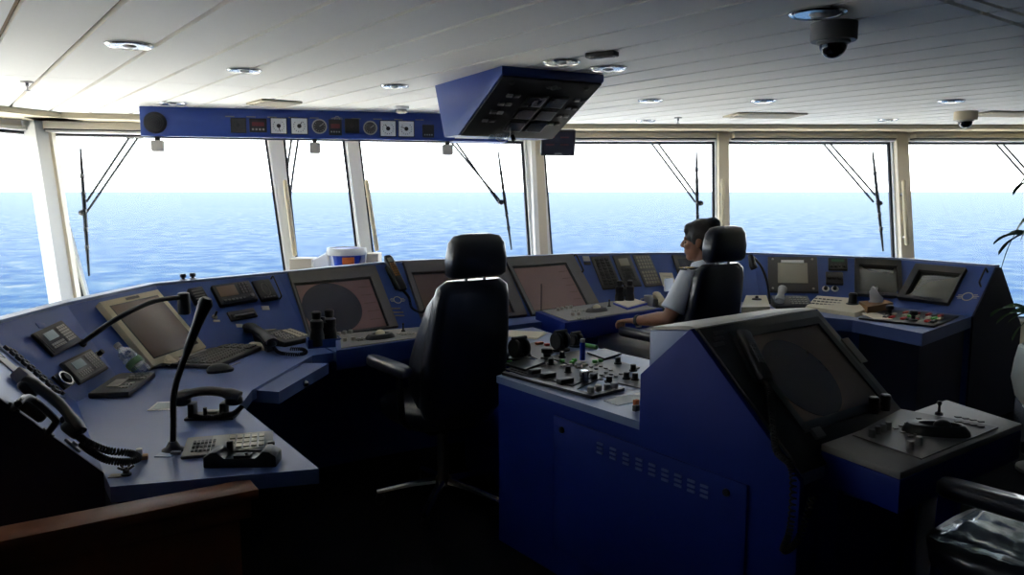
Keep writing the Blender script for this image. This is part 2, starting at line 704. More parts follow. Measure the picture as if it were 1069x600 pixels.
# sea, built as one huge water surface twenty metres below
def sea_material():
    m = bpy.data.materials.new('sea_water')
    m.use_nodes = True
    nt = m.node_tree
    b = nt.nodes['Principled BSDF']
    tc = nt.nodes.new('ShaderNodeTexCoord')
    mp = nt.nodes.new('ShaderNodeMapping')
    mp.inputs['Scale'].default_value = (1.0, 1.0, 1.0)
    n1 = nt.nodes.new('ShaderNodeTexNoise')
    n1.inputs['Scale'].default_value = 0.11
    n1.inputs['Detail'].default_value = 9
    n1.inputs['Roughness'].default_value = 0.66
    n2 = nt.nodes.new('ShaderNodeTexNoise')
    n2.inputs['Scale'].default_value = 0.012
    n2.inputs['Detail'].default_value = 6
    nt.links.new(tc.outputs['Object'], mp.inputs['Vector'])
    nt.links.new(mp.outputs[0], n1.inputs['Vector'])
    nt.links.new(mp.outputs[0], n2.inputs['Vector'])
    cr = nt.nodes.new('ShaderNodeValToRGB')
    e = cr.color_ramp.elements
    e[0].position, e[0].color = 0.43, SEA_A
    e[1].position, e[1].color = 0.56, SEA_B
    f = e.new(0.70)
    f.color = SEA_C
    nt.links.new(n1.outputs['Fac'], cr.inputs['Fac'])
    bp = nt.nodes.new('ShaderNodeBump')
    bp.inputs['Strength'].default_value = 1.0
    bp.inputs['Distance'].default_value = 2.2
    nt.links.new(n1.outputs['Fac'], bp.inputs['Height'])
    nt.nodes.remove(b)
    df = nt.nodes.new('ShaderNodeBsdfDiffuse')
    gl = nt.nodes.new('ShaderNodeBsdfGlossy')
    gl.inputs['Roughness'].default_value = 0.25
    lw = nt.nodes.new('ShaderNodeLayerWeight')
    mr = nt.nodes.new('ShaderNodeMapRange')
    mr.inputs['From Min'].default_value = 0.80
    mr.inputs['From Max'].default_value = 1.0
    pw = nt.nodes.new('ShaderNodeMath')
    pw.operation = 'POWER'
    pw.inputs[1].default_value = 2.0
    ml = nt.nodes.new('ShaderNodeMath')
    ml.operation = 'MULTIPLY'
    ml.inputs[1].default_value = SEA_G
    mx = nt.nodes.new('ShaderNodeMixShader')
    nt.links.new(cr.outputs['Color'], df.inputs['Color'])
    nt.links.new(bp.outputs['Normal'], df.inputs['Normal'])
    nt.links.new(lw.outputs['Facing'], mr.inputs['Value'])
    nt.links.new(mr.outputs[0], pw.inputs[0])
    nt.links.new(pw.outputs[0], ml.inputs[0])
    nt.links.new(ml.outputs[0], mx.inputs[0])
    nt.links.new(df.outputs[0], mx.inputs[1])
    nt.links.new(gl.outputs[0], mx.inputs[2])
    nt.links.new(mx.outputs[0], nt.nodes['Material Output'].inputs[0])
    return m


SEA_A = (0.0072, 0.0220, 0.052, 1)
SEA_B = (0.0220, 0.0400, 0.060, 1)
SEA_C = (0.0500, 0.0600, 0.070, 1)
SEA_G = 0.18
mb = MB()
mb.poly([(-60000, -60000, -20), (60000, -60000, -20), (60000, 60000, -20), (-60000, 60000, -20)])
struct('sea', mb, sea_material())
# added white deck, out of view, bouncing sunlight up to the ceiling
mb = MB()
ext = []
for i, p in enumerate((L3, L2, HL, HC, HR)):
    d = (Vector((p.x, p.y, 0)) - Vector((0, 0.0, 0))).normalized()
    ext.append((p + d * 0.1, p + d * (7.0, 7.0, 7.0, 4.0, 2.2)[i]))
mb.prism([Vector((q[0].x, q[0].y, -1.0)) for q in ext] + [Vector((q[1].x, q[1].y, -1.0)) for q in reversed(ext)], (0, 0, -0.1))
struct('bounce_deck', mb, M_['deckbounce'])

# ------------------------------------------------------------------ light: sky and sun
w = bpy.data.worlds.new('sky')
SC.world = w
w.use_nodes = True
nt = w.node_tree
bg = nt.nodes['Background']
tc = nt.nodes.new('ShaderNodeTexCoord')
sx = nt.nodes.new('ShaderNodeSeparateXYZ')
nt.links.new(tc.outputs['Generated'], sx.inputs[0])
cr = nt.nodes.new('ShaderNodeValToRGB')
e = cr.color_ramp.elements
e[0].position, e[0].color = 0.0, (1.0, 1.0, 1.0, 1)
e[1].position, e[1].color = 0.6, (0.42, 0.62, 1.0, 1)
k = e.new(0.10)
k.color = (0.93, 0.97, 1.0, 1)
nt.links.new(sx.outputs['Z'], cr.inputs['Fac'])
nt.links.new(cr.outputs['Color'], bg.inputs['Color'])
bg.inputs['Strength'].default_value = 4.6
sd = bpy.data.lights.new('sun', 'SUN')
sd.energy = 46.0
sd.angle = 0.02
sd.color = (1.0, 0.95, 0.87)
so = bpy.data.objects.new('sun', sd)
COL.objects.link(so)
sun_to = Vector((-0.30, 0.40, -0.87))
so.rotation_euler = sun_to.to_track_quat('-Z', 'Y').to_euler()
so.location = (4, -6, 14)
vs = SC.view_settings
vs.view_transform = 'Standard'
vs.look = 'None'
vs.gamma = 1.0
vs.use_curve_mapping = False
vs.exposure = 0.0
SC.cycles.use_denoising = True
SC.cycles.max_bounces = 10
SC.cycles.diffuse_bounces = 6
SC.cycles.transparent_max_bounces = 24
SC.cycles.caustics_reflective = False
SC.cycles.caustics_refractive = False


# ================================================================== OVERHEAD
def ring_pts(c, r, n=24, z=0.0):
    return [Vector((c[0] + r * math.cos(2 * PI * k / n), c[1] + r * math.sin(2 * PI * k / n), z)) for k in range(n)]


def downlight(px, py, wpx, label):
    c = P(px, py, ZC)
    r = wpx * 0.5 * c.y / F
    t = thing('ceiling_downlight', label, 'ceiling light', Matrix.Translation(c), 'recessed round downlights')
    MB().lathe([(r * 0.80, 0.0), (r * 0.82, -0.010), (r * 0.9, -0.012), (r, -0.006), (r, 0.0)]).build('trim_ring', M_['chrome'], t)
    m = MB()
    # ribbed mirror reflector
    n = 28
    rr = []
    for k, (q, z) in enumerate(((0.80, -0.009), (0.62, -0.004), (0.40, -0.002), (0.12, -0.006))):
        rr.append([Vector((r * q * (1 + 0.04 * (-1) ** j) * math.cos(2 * PI * j / n), r * q * (1 + 0.04 * (-1) ** j) * math.sin(2 * PI * j / n), z)) for j in range(n)])
    m.rings(rr).build('reflector', M_['chrome'], t, flat=True)
    MB().ell((0, 0, -0.008), (r * 0.3, r * 0.3, 0.010)).build('lamp', M_['white'], t)
    return t


downlight(135, 46, 46, 'largest round downlight over the left windows, leftmost in the ceiling')
downlight(255, 72.5, 34, 'round downlight right of the leftmost one, between two ceiling joints')
downlight(412, 89, 29, 'round downlight just left of the overhead blue box')
downlight(180, 107.5, 28, 'small round downlight above the black speaker end of the blue instrument panel')
downlight(586, 64, 39, 'left one of the two downlights right above the overhead blue box')
downlight(635, 70.5, 38, 'right one of the two downlights beside the overhead blue box')
downlight(853.5, 12.5, 56, 'biggest downlight, directly above the near dome camera')
downlight(679, 104, 26, 'small far downlight right of the overhead blue box')
downlight(797, 104.5, 26, 'small far downlight in the middle of the right ceiling')
downlight(993, 104.5, 26, 'small far downlight above the far dome camera')
downlight(927, 124.5, 20, 'tiny farthest downlight near the right windows')
downlight(674, 125.5, 20, 'tiny farthest downlight near the corner of the windows')


def ceiling_plate(px, py, w, d, rz, label, name='ceiling_vent'):
    c = P(px, py, ZC)
    t = thing(name, label, 'vent', rotz(c, rz), 'flat ceiling plates')
    MB().box((0, 0, -0.008), (w, d, 0.016), bev=0.005).build('cover', M_['tan'], t)
    m = MB()
    for i in range(5):
        m.box((0, -d * 0.36 + d * 0.18 * i, -0.018), (w * 0.86, d * 0.07, 0.006))
    m.build('louvre', M_['cream'], t)
    return t


ceiling_plate(286, 106.5, 0.30, 0.34, 0.64, 'flat rectangular vent in the ceiling above the instrument panel')
ceiling_plate(798, 119.5, 0.60, 0.36, 0.1, 'wide flat vent in the ceiling above the right windows')
ceiling_plate(1055, 118, 0.60, 0.34, 0.1, 'flat vent in the ceiling at the right edge')

# small dark slot fitting beside the two downlights
a, b = P(613, 56, ZC), P(644, 53, ZC)
M = frame_of((a + b) / 2, b - a, Vector((0, 0, -1)))
t = thing('ceiling_speaker_slot', 'short dark slotted fitting in the ceiling above the pair of downlights', 'vent', M)
MB().box((0, 0, 0.012), ((b - a).length, 0.06, 0.024), bev=0.006).build('cover', M_['dgrey'], t)
MB().box((0, 0, 0.026), ((b - a).length * 0.8, 0.02, 0.004)).build('slot', M_['black'], t)


def sprinkler(px, py, label):
    c = P(px, py, ZC)
    t = thing('sprinkler_head', label, 'sprinkler', Matrix.Translation(c), 'ceiling sprinkler heads')
    MB().lathe([(0.001, 0), (0.035, 0), (0.032, -0.008), (0.001, -0.008)]).build('rose', M_['lgrey'], t)
    m = MB()
    m.lathe([(0.009, -0.008), (0.009, -0.028), (0.004, -0.030), (0.004, -0.052)])
    m.lathe([(0.016, -0.052), (0.018, -0.056), (0.001, -0.056)])
    m.build('nozzle', M_['steel'], t)


sprinkler(28, 85, 'small sprinkler head hanging from the ceiling at the far left')
sprinkler(708, 122.5, 'small sprinkler head near the window behind the officer')
c = P(419, 111, ZC)
t = thing('smoke_detector', 'small white round smoke detector above the blue instrument panel', 'smoke detector', Matrix.Translation(c))
MB().lathe([(0.001, 0), (0.06, 0), (0.06, -0.018), (0.052, -0.022), (0.001, -0.022)]).build('base', M_['white'], t)
MB().lathe([(0.04, -0.022), (0.044, -0.036), (0.036, -0.05), (0.001, -0.054)]).build('sensor', M_['lgrey'], t)


def dome_camera(px, py, wpx, label):
    c = P(px, py, ZC)
    r = wpx * 0.5 * c.y / F
    t = thing('dome_camera', label, 'security camera', Matrix.Translation(c))
    MB().lathe([(0.001, 0), (r, 0), (r, -r * 0.72), (r * 0.96, -r * 0.78), (r * 0.6, -r * 0.78), (0.001, -r * 0.78)], seg=32).build('housing', M_['mgrey'] if wpx > 30 else M_['beige'], t)
    MB().lathe([(r * 0.6, -r * 0.78)] + [(r * 0.6 * math.cos(a), -r * 0.92 - r * 0.6 * math.sin(a)) for a in [i * PI / 16 for i in range(0, 9)]], seg=28).build('dome', M_['cap'], t)
    MB().lathe([(r * 0.56, -r * 0.78), (r * 0.72, -r * 0.78), (r * 0.72, -r * 0.88), (r * 0.62, -r * 0.92)], seg=28).build('dome_ring', M_['lgrey'], t)
    return t


dome_camera(871, 24.5, 45, 'large grey dome camera hanging from the near ceiling at the upper right')
dome_camera(1008.5, 116.5, 22, 'small beige dome camera on the far ceiling at the right')

# ---- blue instrument panel along the left windows
pa = P(145, 110.6, ZC)
pa.z = 0
pb = PY(531, 147.5, 6.85)
pb.z = 0
pd = (pb - pa).normalized()
pL = (pb - pa).length
zb = 1.975
Mp = frame_of(Vector((pa.x, pa.y, zb)), pd, Vector((0, 0, 1)))     # x along the panel, y towards the windows, z up
ip = thing('instrument_panel', 'long blue overhead panel of gauges hanging above the left windows', 'instrument panel', Mp)
MB().box((pL * 0.42, 0.13, (ZC - zb) / 2), (pL * 0.84, 0.26, ZC - zb), bev=0.006).build('housing', M_['blue'], ip)
MB().box((pL * 0.5, 0.13, 0.012), (pL, 0.22, 0.024), bev=0.004).build('bottom_tray', M_['blue'], ip)
MB().box((pL * 0.985, 0.10, 0.035), (0.06, 0.2, 0.03), bev=0.004).build('end_bracket', M_['lgrey'], ip)
fpl = Plane(Mp @ Vector((0, 0, 0)), Mp @ Vector((1, 0, 0)), Mp @ Vector((0, 0, 0.2)))
Mpi = Mp.inverted()


def on_panel(px, py):
    p = Mpi @ fpl.hit(px, py)
    return p.x, p.z


Mface = Matrix(((1, 0, 0, 0), (0, 0, -1, 0), (0, 1, 0, 0), (0, 0, 0, 1)))   # panel-local: x right, y up, z towards the room


def gauge_sq(px, py, wpx, face, needle_a, name='square_gauge'):
    x, z = on_panel(px, py)
    w = wpx * PY(px, py, fpl.hit(px, py).y).y / F
    T = Matrix.Translation((x, 0, z)) @ Mface
    g = MB().box((0, 0, 0.006), (w * 1.12, w * 1.12, 0.012), T, bev=0.003).build(name, M_['black'], ip)
    MB().box((0, 0, 0.013), (w, w, 0.004), T).build('dial', face, g)
    m = MB()
    for k in range(12):
        a = math.radians(-220 + k * 24)
        m.box((w * 0.36 * math.cos(a), w * 0.36 * math.sin(a), 0.0158), (w * 0.05, w * 0.05, 0.001), T)
    m.build('scale_marks', M_['black'], g)
    m = MB()
    m.cyl((0, 0, 0.015), w * 0.14, 0.005, T)
    m.box((w * 0.18 * math.cos(needle_a), w * 0.18 * math.sin(needle_a), 0.018), (w * 0.04, w * 0.04, 0.002), T)
    m.tube([(0, 0, 0.0185), (w * 0.34 * math.cos(needle_a), w * 0.34 * math.sin(needle_a), 0.0185)], w * 0.025, 6, T)
    m.build('needle', M_['black'], g)


def gauge_round(px, py, rpx, face, rim, name='round_gauge'):
    x, z = on_panel(px, py)
    r = rpx * fpl.hit(px, py).y / F
    T = Matrix.Translation((x, 0, z)) @ Mface
    g = MB().lathe([(r * 1.0, 0), (r * 1.0, 0.012), (r * 0.86, 0.014), (r * 0.84, 0.006), (0.001, 0.006)], T).build(name, rim, ip)
    MB().cyl((0, 0, 0.006), r * 0.82, 0.003, T).build('dial', face, g)
    m = MB()
    for k in range(10):
        a = math.radians(-220 + k * 29)
        m.box((r * 0.64 * math.cos(a), r * 0.64 * math.sin(a), 0.0095), (r * 0.09, r * 0.09, 0.001), T)
    m.tube([(0, 0, 0.011), (r * 0.5, r * 0.35, 0.011)], r * 0.05, 6, T)
    m.build('needle', M_['lgrey'], g)


# black speaker
x, z = on_panel(162, 128)
r = 11 * fpl.hit(162, 128).y / F
T = Matrix.Translation((x, 0, z)) @ Mface
g = MB().lathe([(r, 0), (r, 0.008), (r * 0.88, 0.012), (0.001, 0.012)], T, 28).build('loudspeaker', M_['black'], ip)
m = MB()
for k in range(4):
    q = r * (0.2 + 0.19 * k)
    m.lathe([(q, 0.012), (q, 0.015), (q * 0.9 - 0.002, 0.015), (q * 0.9 - 0.002, 0.012)], T, 24)
m.build('speaker_grille', M_['dgrey'], g)
gauge_sq(249, 131, 13.5, M_['dgrey'], 2.0, 'square_gauge')
gauge_sq(291, 131.5, 15, M_['paperw'], -1.4)
gauge_sq(312.5, 131.7, 15.5, M_['paperw'], 1.0)
gauge_round(333.5, 132, 7.6, M_['dgrey'], M_['lgrey'])
gauge_sq(367.5, 131.5, 13, M_['matt'], 1.57)
gauge_round(386.5, 133.5, 7.2, M_['dgrey'], M_['lgrey'])
gauge_sq(405, 134.3, 15, M_['paperw'], 2.2)
gauge_sq(424, 134.6, 15, M_['paperw'], 2.8)
for px, py, wp, hp in ((269.5, 131, 17, 14), (350, 133, 13, 16), (447, 137, 12, 13)):
    x, z = on_panel(px, py)
    k = fpl.hit(px, py).y / F
    T = Matrix.Translation((x, 0, z)) @ Mface
    g = MB().box((0, 0, 0.005), (wp * k, hp * k, 0.01), T, bev=0.003).build('readout', M_['black'], ip)
    if px < 400:
        MB().box((0, 0.01, 0.011), (wp * k * 0.7, hp * k * 0.28, 0.003), T).build('red_digits', M_['dimred'], g)
    m = MB()
    for i in range(4):
        m.box(((i - 1.5) * wp * k * 0.2, -hp * k * 0.28, 0.011), (wp * k * 0.12, wp * k * 0.12, 0.003), T)
    m.build('button_row', M_['keys'], g)
x, z = on_panel(352, 124)
T = Matrix.Translation((x, 0, z)) @ Mface
m = MB().lathe([(0.022, 0.001), (0.022, 0.004), (0.017, 0.004), (0.017, 0.001)], T)
for i in (-1, 0, 1):
    m.box((0, i * 0.008, 0.003), (0.09 - abs(i) * 0.02, 0.003, 0.003), T)
m.build('emblem', M_['lgrey'], ip)
m = MB()
for px in range(236, 450, 22):
    x, z = on_panel(px + 4, 121.5 + (px - 236) * 0.018)
    m.box((x, -0.002, z), (0.07, 0.004, 0.008))
m.build('caption_strip', M_['mgrey'], ip)

for (px, py, lab) in ((163, 143, 'pale box hanging under the left end of the blue overhead panel'),
                      (328.5, 145, 'pale box hanging under the middle of the blue overhead panel'),
                      (468, 148, 'pale box hanging under the right end of the blue overhead panel')):
    x, z = on_panel(px, py)
    c = Mp @ Vector((x, 0.06, 0.0))
    t = thing('hanging_box', lab, 'lamp', frame_of(c, pd, Vector((0, 0, 1))), 'boxes hanging under the overhead panel')  # pale box of unknown use, gives no light
    MB().box((0, 0, -0.014), (0.035, 0.05, 0.034), bev=0.004).build('stem', M_['black'], t)
    MB().box((0, -0.01, -0.070), (0.085, 0.09, 0.080), bev=0.006).build('box_body', M_['lgrey'], t)
    MB().box((0, -0.01, -0.112), (0.075, 0.08, 0.008)).build('lens', M_['white'], t)

# ---- blue overhead box with the dark display face
o1 = P(524, 68.4, ZC)
o1.z = 0
tr = P(630.5, 77.7, ZC)
tr.z = 0
ov = (tr - o1).normalized()
W = (tr - o1).length
Mo = frame_of(Vector((o1.x, o1.y, ZC)), ov, Vector((0, 0, 1)))     # x along width, y forward
ob = thing('overhead_console', 'big blue wedge-shaped console hanging from the ceiling with a dark tilted display face', 'overhead console', Mo)
prof = [(0, 0), (0, -0.04), (0.545, -0.322), (0.745, -0.322), (0.88, 0)]
mb = MB()
mb.prism([(0, y, z) for y, z in prof], (W, 0, 0), bev=0.004)
mb.build('housing', M_['blue'], ob)
slope = Vector((0, 0.545, -0.282))
sl = slope.length
Ms = frame_of(Vector((W / 2, 0.2725, -0.181)), Vector((1, 0, 0)), Vector((0, -0.282, -0.545)))   # y axis points up the slope
MB().box((0, 0, 0.006), (W * 0.97, sl * 0.96, 0.012), Ms, bev=0.003).build('display_face', M_['matt'], ob)
for i in (0, 1):
    for j in (0, 1, 2):
        g = MB().box((-0.02 + i * 0.14, 0.10 - j * 0.13, 0.014), (0.125, 0.11, 0.010), Ms, bev=0.003).build('display_window', M_['black'], ob)
        MB().box((-0.02 + i * 0.14, 0.10 - j * 0.13, 0.020), (0.108, 0.09, 0.003), Ms).build('pane', M_['scrdark'], g)
for (x0, n, m_) in ((-0.20, 4, M_['dgrey']), (0.24, 4, M_['dgrey'])):
    for i in range(n):
        for j in range(2):
            MB().box((x0 + j * 0.045 - i * 0.012, 0.14 - i * 0.085, 0.016), (0.035, 0.026, 0.008), Ms, bev=0.002).build('label_plate', M_['mgrey'] if (i + j) % 3 == 0 else m_, ob)
m = MB().lathe([(0.022, 0.012), (0.022, 0.015), (0.016, 0.015), (0.016, 0.012)], Ms @ Matrix.Translation((0.03, 0.235, 0)))
for i in (-1, 0, 1):
    m.box((0.03, 0.235 + i * 0.009, 0.0135), (0.10 - abs(i) * 0.02, 0.003, 0.003), Ms)
m.build('emblem', M_['dgrey'], ob)
for x0 in (-0.24, 0.24):
    MB().cyl((x0, 0.25, 0.012), 0.014, 0.008, Ms).build('screw_cap', M_['black'], ob)
MB().cyl((0.02, -0.27, 0.012), 0.014, 0.03, Ms).build('knob', M_['black'], ob)
# clear plastic card clipped to the lower edge
MB().box((-0.13, -0.235, 0.032), (0.12, 0.055, 0.003), Ms @ Matrix.Rotation(0.16, 4, 'Z'), bev=0.001).build('clear_tag', M_['clear'], ob)
MB().tube(arc([(-0.05, -0.16, 0.014), (-0.035, -0.22, 0.05), (-0.05, -0.28, 0.05), (-0.10, -0.27, 0.036)]), 0.0025, 6, Ms).build('tag_string', M_['lgrey'], ob)

# ---- small display beside the corner post
c = PY(583, 149, 6.6)
Mq = frame_of(c, Vector((1, 0.12, 0)), Vector((0.12, -1, -0.2)))
t = thing('repeater_display', 'small dark rectangular display hanging at the corner post of the windows', 'display', Mq)
MB().box((0, 0, -0.03), (0.285, 0.215, 0.06), Mq.inverted() @ Mq, bev=0.008).build('housing', M_['black'], t)
MB().box((0, 0.0, 0.002), (0.26, 0.18, 0.006)).build('screen', M_['scrdark'], t)
for i in range(2):
    for j in range(2):
        MB().box((-0.07 + j * 0.12, 0.045 - i * 0.06, 0.006), (0.07, 0.010, 0.003)).build('red_digits', M_['dimred'], t)
MB().box((0, -0.09, 0.003), (0.06, 0.010, 0.006)).build('name_plate', M_['lgrey'], t)
MB().tube([(0, 0.09, -0.04), (0, 0.20, -0.06), (0, 0.36, -0.09)], 0.018, 10).build('bracket', M_['black'], t)


# ---- wipers outside the glass
def wiper(f, blade, arms, pivot, label):
    root = f.hit(*arms[0][0], 0.10)
    t = thing('window_wiper', label, 'wiper', Matrix.Translation(root), 'wipers outside the windows')
    if blade:
        p = [f.hit(*b, 0.07) for b in blade]
        d = [p[0].lerp(p[1], k / 8) for k in range(9)]
        MB().tube(d, [0.008, 0.012, 0.014, 0.016, 0.018, 0.016, 0.014, 0.012, 0.008], 6).build('blade', M_['matt'], t, world=True)
        m = MB()
        for k in (0.22, 0.36, 0.5, 0.64, 0.78):
            q = p[0].lerp(p[1], k)
            m.box(q, (0.032, 0.02, 0.04))
        m.build('blade_clip', M_['mgrey'], t, world=True)
    for a in arms:
        MB().tube(arc([f.hit(*q, 0.10) for q in a]) if len(a) > 2 else [f.hit(*q, 0.10) for q in a], 0.011, 6).build('arm', M_['dgrey'], t, world=True)
    if pivot:
        q = f.hit(*pivot, 0.08)
        MB().ell(q, (0.035, 0.03, 0.028)).build('pivot', M_['dgrey'], t, world=True)
    for a in arms:
        MB().box(f.hit(a[0][0], a[0][1], 0.10), (0.05, 0.06, 0.05), bev=0.006).build('spindle', M_['dgrey'], t, world=True)


wiper(FF, ((84, 155), (93, 288)), (((136, 142), (90, 211)), ((145, 142), (90, 222))), (86, 222), 'wiper with two arms outside the leftmost wide window')
wiper(FF, None, (((304.5, 144), (300.5, 172), (298.8, 187)), ((311.5, 144), (306, 180), (303, 206))), None, 'two thin wiper arms outside the narrow window between white posts')
wiper(FF, ((520, 158), (534, 260.5)), (((470, 147), (522.5, 210)), ((475, 147), (521, 212))), (523, 211), 'wiper outside the window left of the corner post, above the empty chair')
wiper(FR_, ((727, 158), (728.5, 245)), (((679, 148), (726, 211)), ((686, 148), (727, 204))), (731, 212), "wiper outside the window right above the officer's head")
wiper(FR_, ((911, 158), (922, 262)), (((858, 148), (912, 211)), ((865, 148), (914, 204))), (918, 212), 'wiper outside the window right of the officer')
wiper(FR_, ((1090, 160), (1102, 262)), (((1038, 148), (1091, 207)), ((1045, 148), (1092, 200))), (1096, 208), 'wiper whose two arms leave the picture at the right edge')


# ---- cream grab bars on the posts
def grab_bar(f, a, b, label):
    p, q = f.hit(*a, -0.19), f.hit(*b, -0.19)
    o = f.plane.n if f.plane.n.dot(f.n) > 0 else -f.plane.n
    t = thing('grab_bar', label, 'grab bar', Matrix.Translation(q), 'cream grab bars on the window posts')
    MB().tube([p, p.lerp(q, 0.02), p.lerp(q, 0.98), q], [0.012, 0.021, 0.021, 0.012], 12).build('bar', M_['beige'], t, world=True)
    for k in (0.2, 0.86):
        c = p.lerp(q, k)
        MB().tube([c, c + o * 0.085], 0.016, 10).build('bracket', M_['steel'], t, world=True)


grab_bar(FF, (297.4, 188), (308, 267), 'cream grab bar on the left white post beside the repeater stand')
grab_bar(FF, (382.3, 188), (393.7, 262), 'cream grab bar on the right white post behind the handset')
grab_bar(FR_, (754.5, 187), (755.2, 258), "cream grab bar on the post behind the officer's chair")
grab_bar(FR_, (943.5, 188), (947, 256), 'cream grab bar on the post above the two right monitors')

# ---- gyro repeater in its white stand between the two white posts
c = PY(362, 262, 6.75)
t = thing('gyro_repeater', 'blue compass repeater bowl with an orange label in a white ring stand at the windows', 'compass repeater', Matrix.Translation((c.x, c.y, 0.60)))
zr = c.z - 0.60
MB().lathe([(0.165, zr - 0.03), (0.172, zr + 0.0), (0.165, zr + 0.03), (0.148, zr + 0.03), (0.145, zr - 0.03)], seg=36).build('ring', M_['white'], t)
MB().lathe([(0.06, zr - 0.19), (0.10, zr - 0.14), (0.125, zr - 0.02), (0.125, zr + 0.012), (0.11, zr + 0.022), (0.001, zr + 0.026)], seg=28).build('bowl', M_['penblue'], t)
MB().box((0.035, -0.112, zr - 0.075), (0.10, 0.03, 0.06), bev=0.004).build('orange_label', M_['orange'], t)
for s in (-1, 1):
    MB().hexa([Vector((s * 0.16 + q, -0.03, zr)) for q in (-0.012, 0.012)] + [Vector((s * 0.16 + q, 0.03, zr)) for q in (0.012, -0.012)],
              [Vector((s * 0.12 + q, -0.03, 0.14)) for q in (-0.012, 0.012)] + [Vector((s * 0.12 + q, 0.03, 0.14)) for q in (0.012, -0.012)]).build('fork', M_['white'], t)
MB().box((0, 0.02, 0.06), (0.36, 0.3, 0.16), bev=0.01).build('base', M_['white'], t)
MB().box((0.0, 0.02, -0.30), (0.30, 0.26, 0.60), bev=0.01).build('pedestal', M_['white'], t)
a = PY(317, 276, 6.9)
t = thing('window_recess_box', 'beige sill box with a slanted white side plate left of the compass repeater', 'sill box', Matrix.Translation((a.x, a.y, 0)))
zt = PY(317, 269, 6.9).z
MB().box((0.0, 0.0, zt / 2), (0.19, 0.22, zt), bev=0.006).build('box', M_['cream'], t)
p = [(0.10, -0.11, 0.4), (0.10, -0.11, zt - 0.01), (0.225, 0.10, zt + 0.06), (0.225, 0.10, 0.4)]
MB().prism(p, (0.02, -0.012, 0)).build('side_plate', M_['white'], t)
a = PY(390, 272, 6.9)
t = thing('window_recess_box', 'beige sill box right of the compass repeater', 'sill box', Matrix.Translation((a.x, a.y, 0)))
zt = PY(390, 264, 6.9).z
MB().box((0.0, 0.0, zt / 2), (0.115, 0.2, zt), bev=0.006).build('box', M_['cream'], t)
MB().box((-0.08, -0.05, zt * 0.5), (0.05, 0.12, zt), bev=0.004).build('side_plate', M_['white'], t)


# ================================================================== MAIN CONSOLE
JP = [(-1.179, 2.181), (-1.670, 2.934), (-1.673, 3.274), (-1.553, 3.805), (-1.128, 4.253), (-0.698, 4.526), (-0.561, 4.608),
      (0.088, 4.979), (0.612, 5.345), (1.060, 5.500), (1.828, 5.726), (2.640, 5.463), (2.972, 5.015)]
TP = [(-1.420, 2.024, 1.061), (-1.925, 2.805, 1.056), (-1.933, 3.373, 1.059), (-1.812, 3.965, 1.073), (-1.342, 4.467, 1.078), (-0.814, 4.830, 1.102),
      (-0.700, 4.906, 1.105), (-0.029, 5.285, 1.100), (0.435, 5.604, 1.095), (1.109, 5.829, 1.085), (1.856, 6.038, 1.069), (2.834, 5.707, 1.055), (3.211, 5.193, 1.051)]
ZD = 0.75
J = [Vector((x, y, ZD)) for x, y in JP]
T_ = [Vector(p) for p in TP]
FPL = [Plane(J[i], J[i + 1], (T_[i] + T_[i + 1]) / 2) for i in range(12)]     # panel planes A..M
DZ = Plane((0, 0, ZD), (1, 0, ZD), (0, 1, ZD))


def prof(i):
    o = Vector((T_[i].x - J[i].x, T_[i].y - J[i].y, 0))
    o.normalize()
    return [Vector((J[i].x, J[i].y, 0.0)), J[i], T_[i], T_[i] + o * 0.07 - Vector((0, 0, 0.004)),
            Vector((T_[i].x, T_[i].y, 0.62)) + o * (0.46 if i == 12 else 0.24 if i > 9 else 0.12), Vector((T_[i].x, T_[i].y, 0)) + o * (0.46 if i == 12 else 0.24 if i > 9 else 0.12)]


def console(name, label, i0, i1, desk, thick):
    c = sum((J[i] for i in range(i0, i1 + 1)), Vector()) / (i1 - i0 + 1)
    t = thing(name, label, 'console', Matrix.Translation((c.x, c.y, 0)))
    for i in range(i0, i1):
        MB().hexa(prof(i), prof(i + 1)).build('instrument_cabinet', M_['panel'], t, world=True, flat=True)
        m = MB()
        q = [[T_[k] + Vector((0, 0, 0.001)), prof(k)[3] + Vector((0, 0, 0.001)), prof(k)[3] + Vector((0, 0, 0.016)), T_[k] + Vector((0, 0, 0.014))] for k in (i, i + 1)]
        m.hexa(*q)
        m.build('top_ledge', M_['ledge'], t, world=True, flat=True)  # light colour stands for the bright sky line reflected here
    m = MB()
    m.prism(desk, (0, 0, -thick))
    m.build('desk_top', M_['desk'], t, world=True, flat=True)
    return t


D0, D1, D2, D3, D4, D5, D6 = [P(*q, ZD) for q in ((115, 508), (333, 489), (251, 423), (263, 407), (326, 371), (352, 368), (446, 356))]
left_c = console('bridge_console', 'blue wraparound console wing on the left with a long desk and sloping instrument panels', 0, 4,
                 [J[0], D0, D1, D2, D3, D4, D5 + Vector((-0.02, 0.0, 0)), J[4], J[3], J[2], J[1]], 0.045)
E0 = J[4]
front_c = console('bridge_console', 'blue front console under the windows carrying the three big tilted radar screens', 4, 9,
                  [J[4], D5, D6, Vector((-0.02, 4.66, ZD)), Vector((0.45, 4.98, ZD)), Vector((0.95, 5.24, ZD)), Vector((1.16, 5.26, ZD)), J[9], J[8], J[7], J[6], J[5]], 0.05)
right_c = console('bridge_console', 'blue right-hand console with its desk and slanted end panel near the plant', 9, 12,
                  [J[9], Vector((1.16, 5.26, ZD)), Vector((1.75, 5.16, ZD)), P(890, 334, ZD), P(963, 348, ZD), J[12], J[11], J[10]], 0.075)
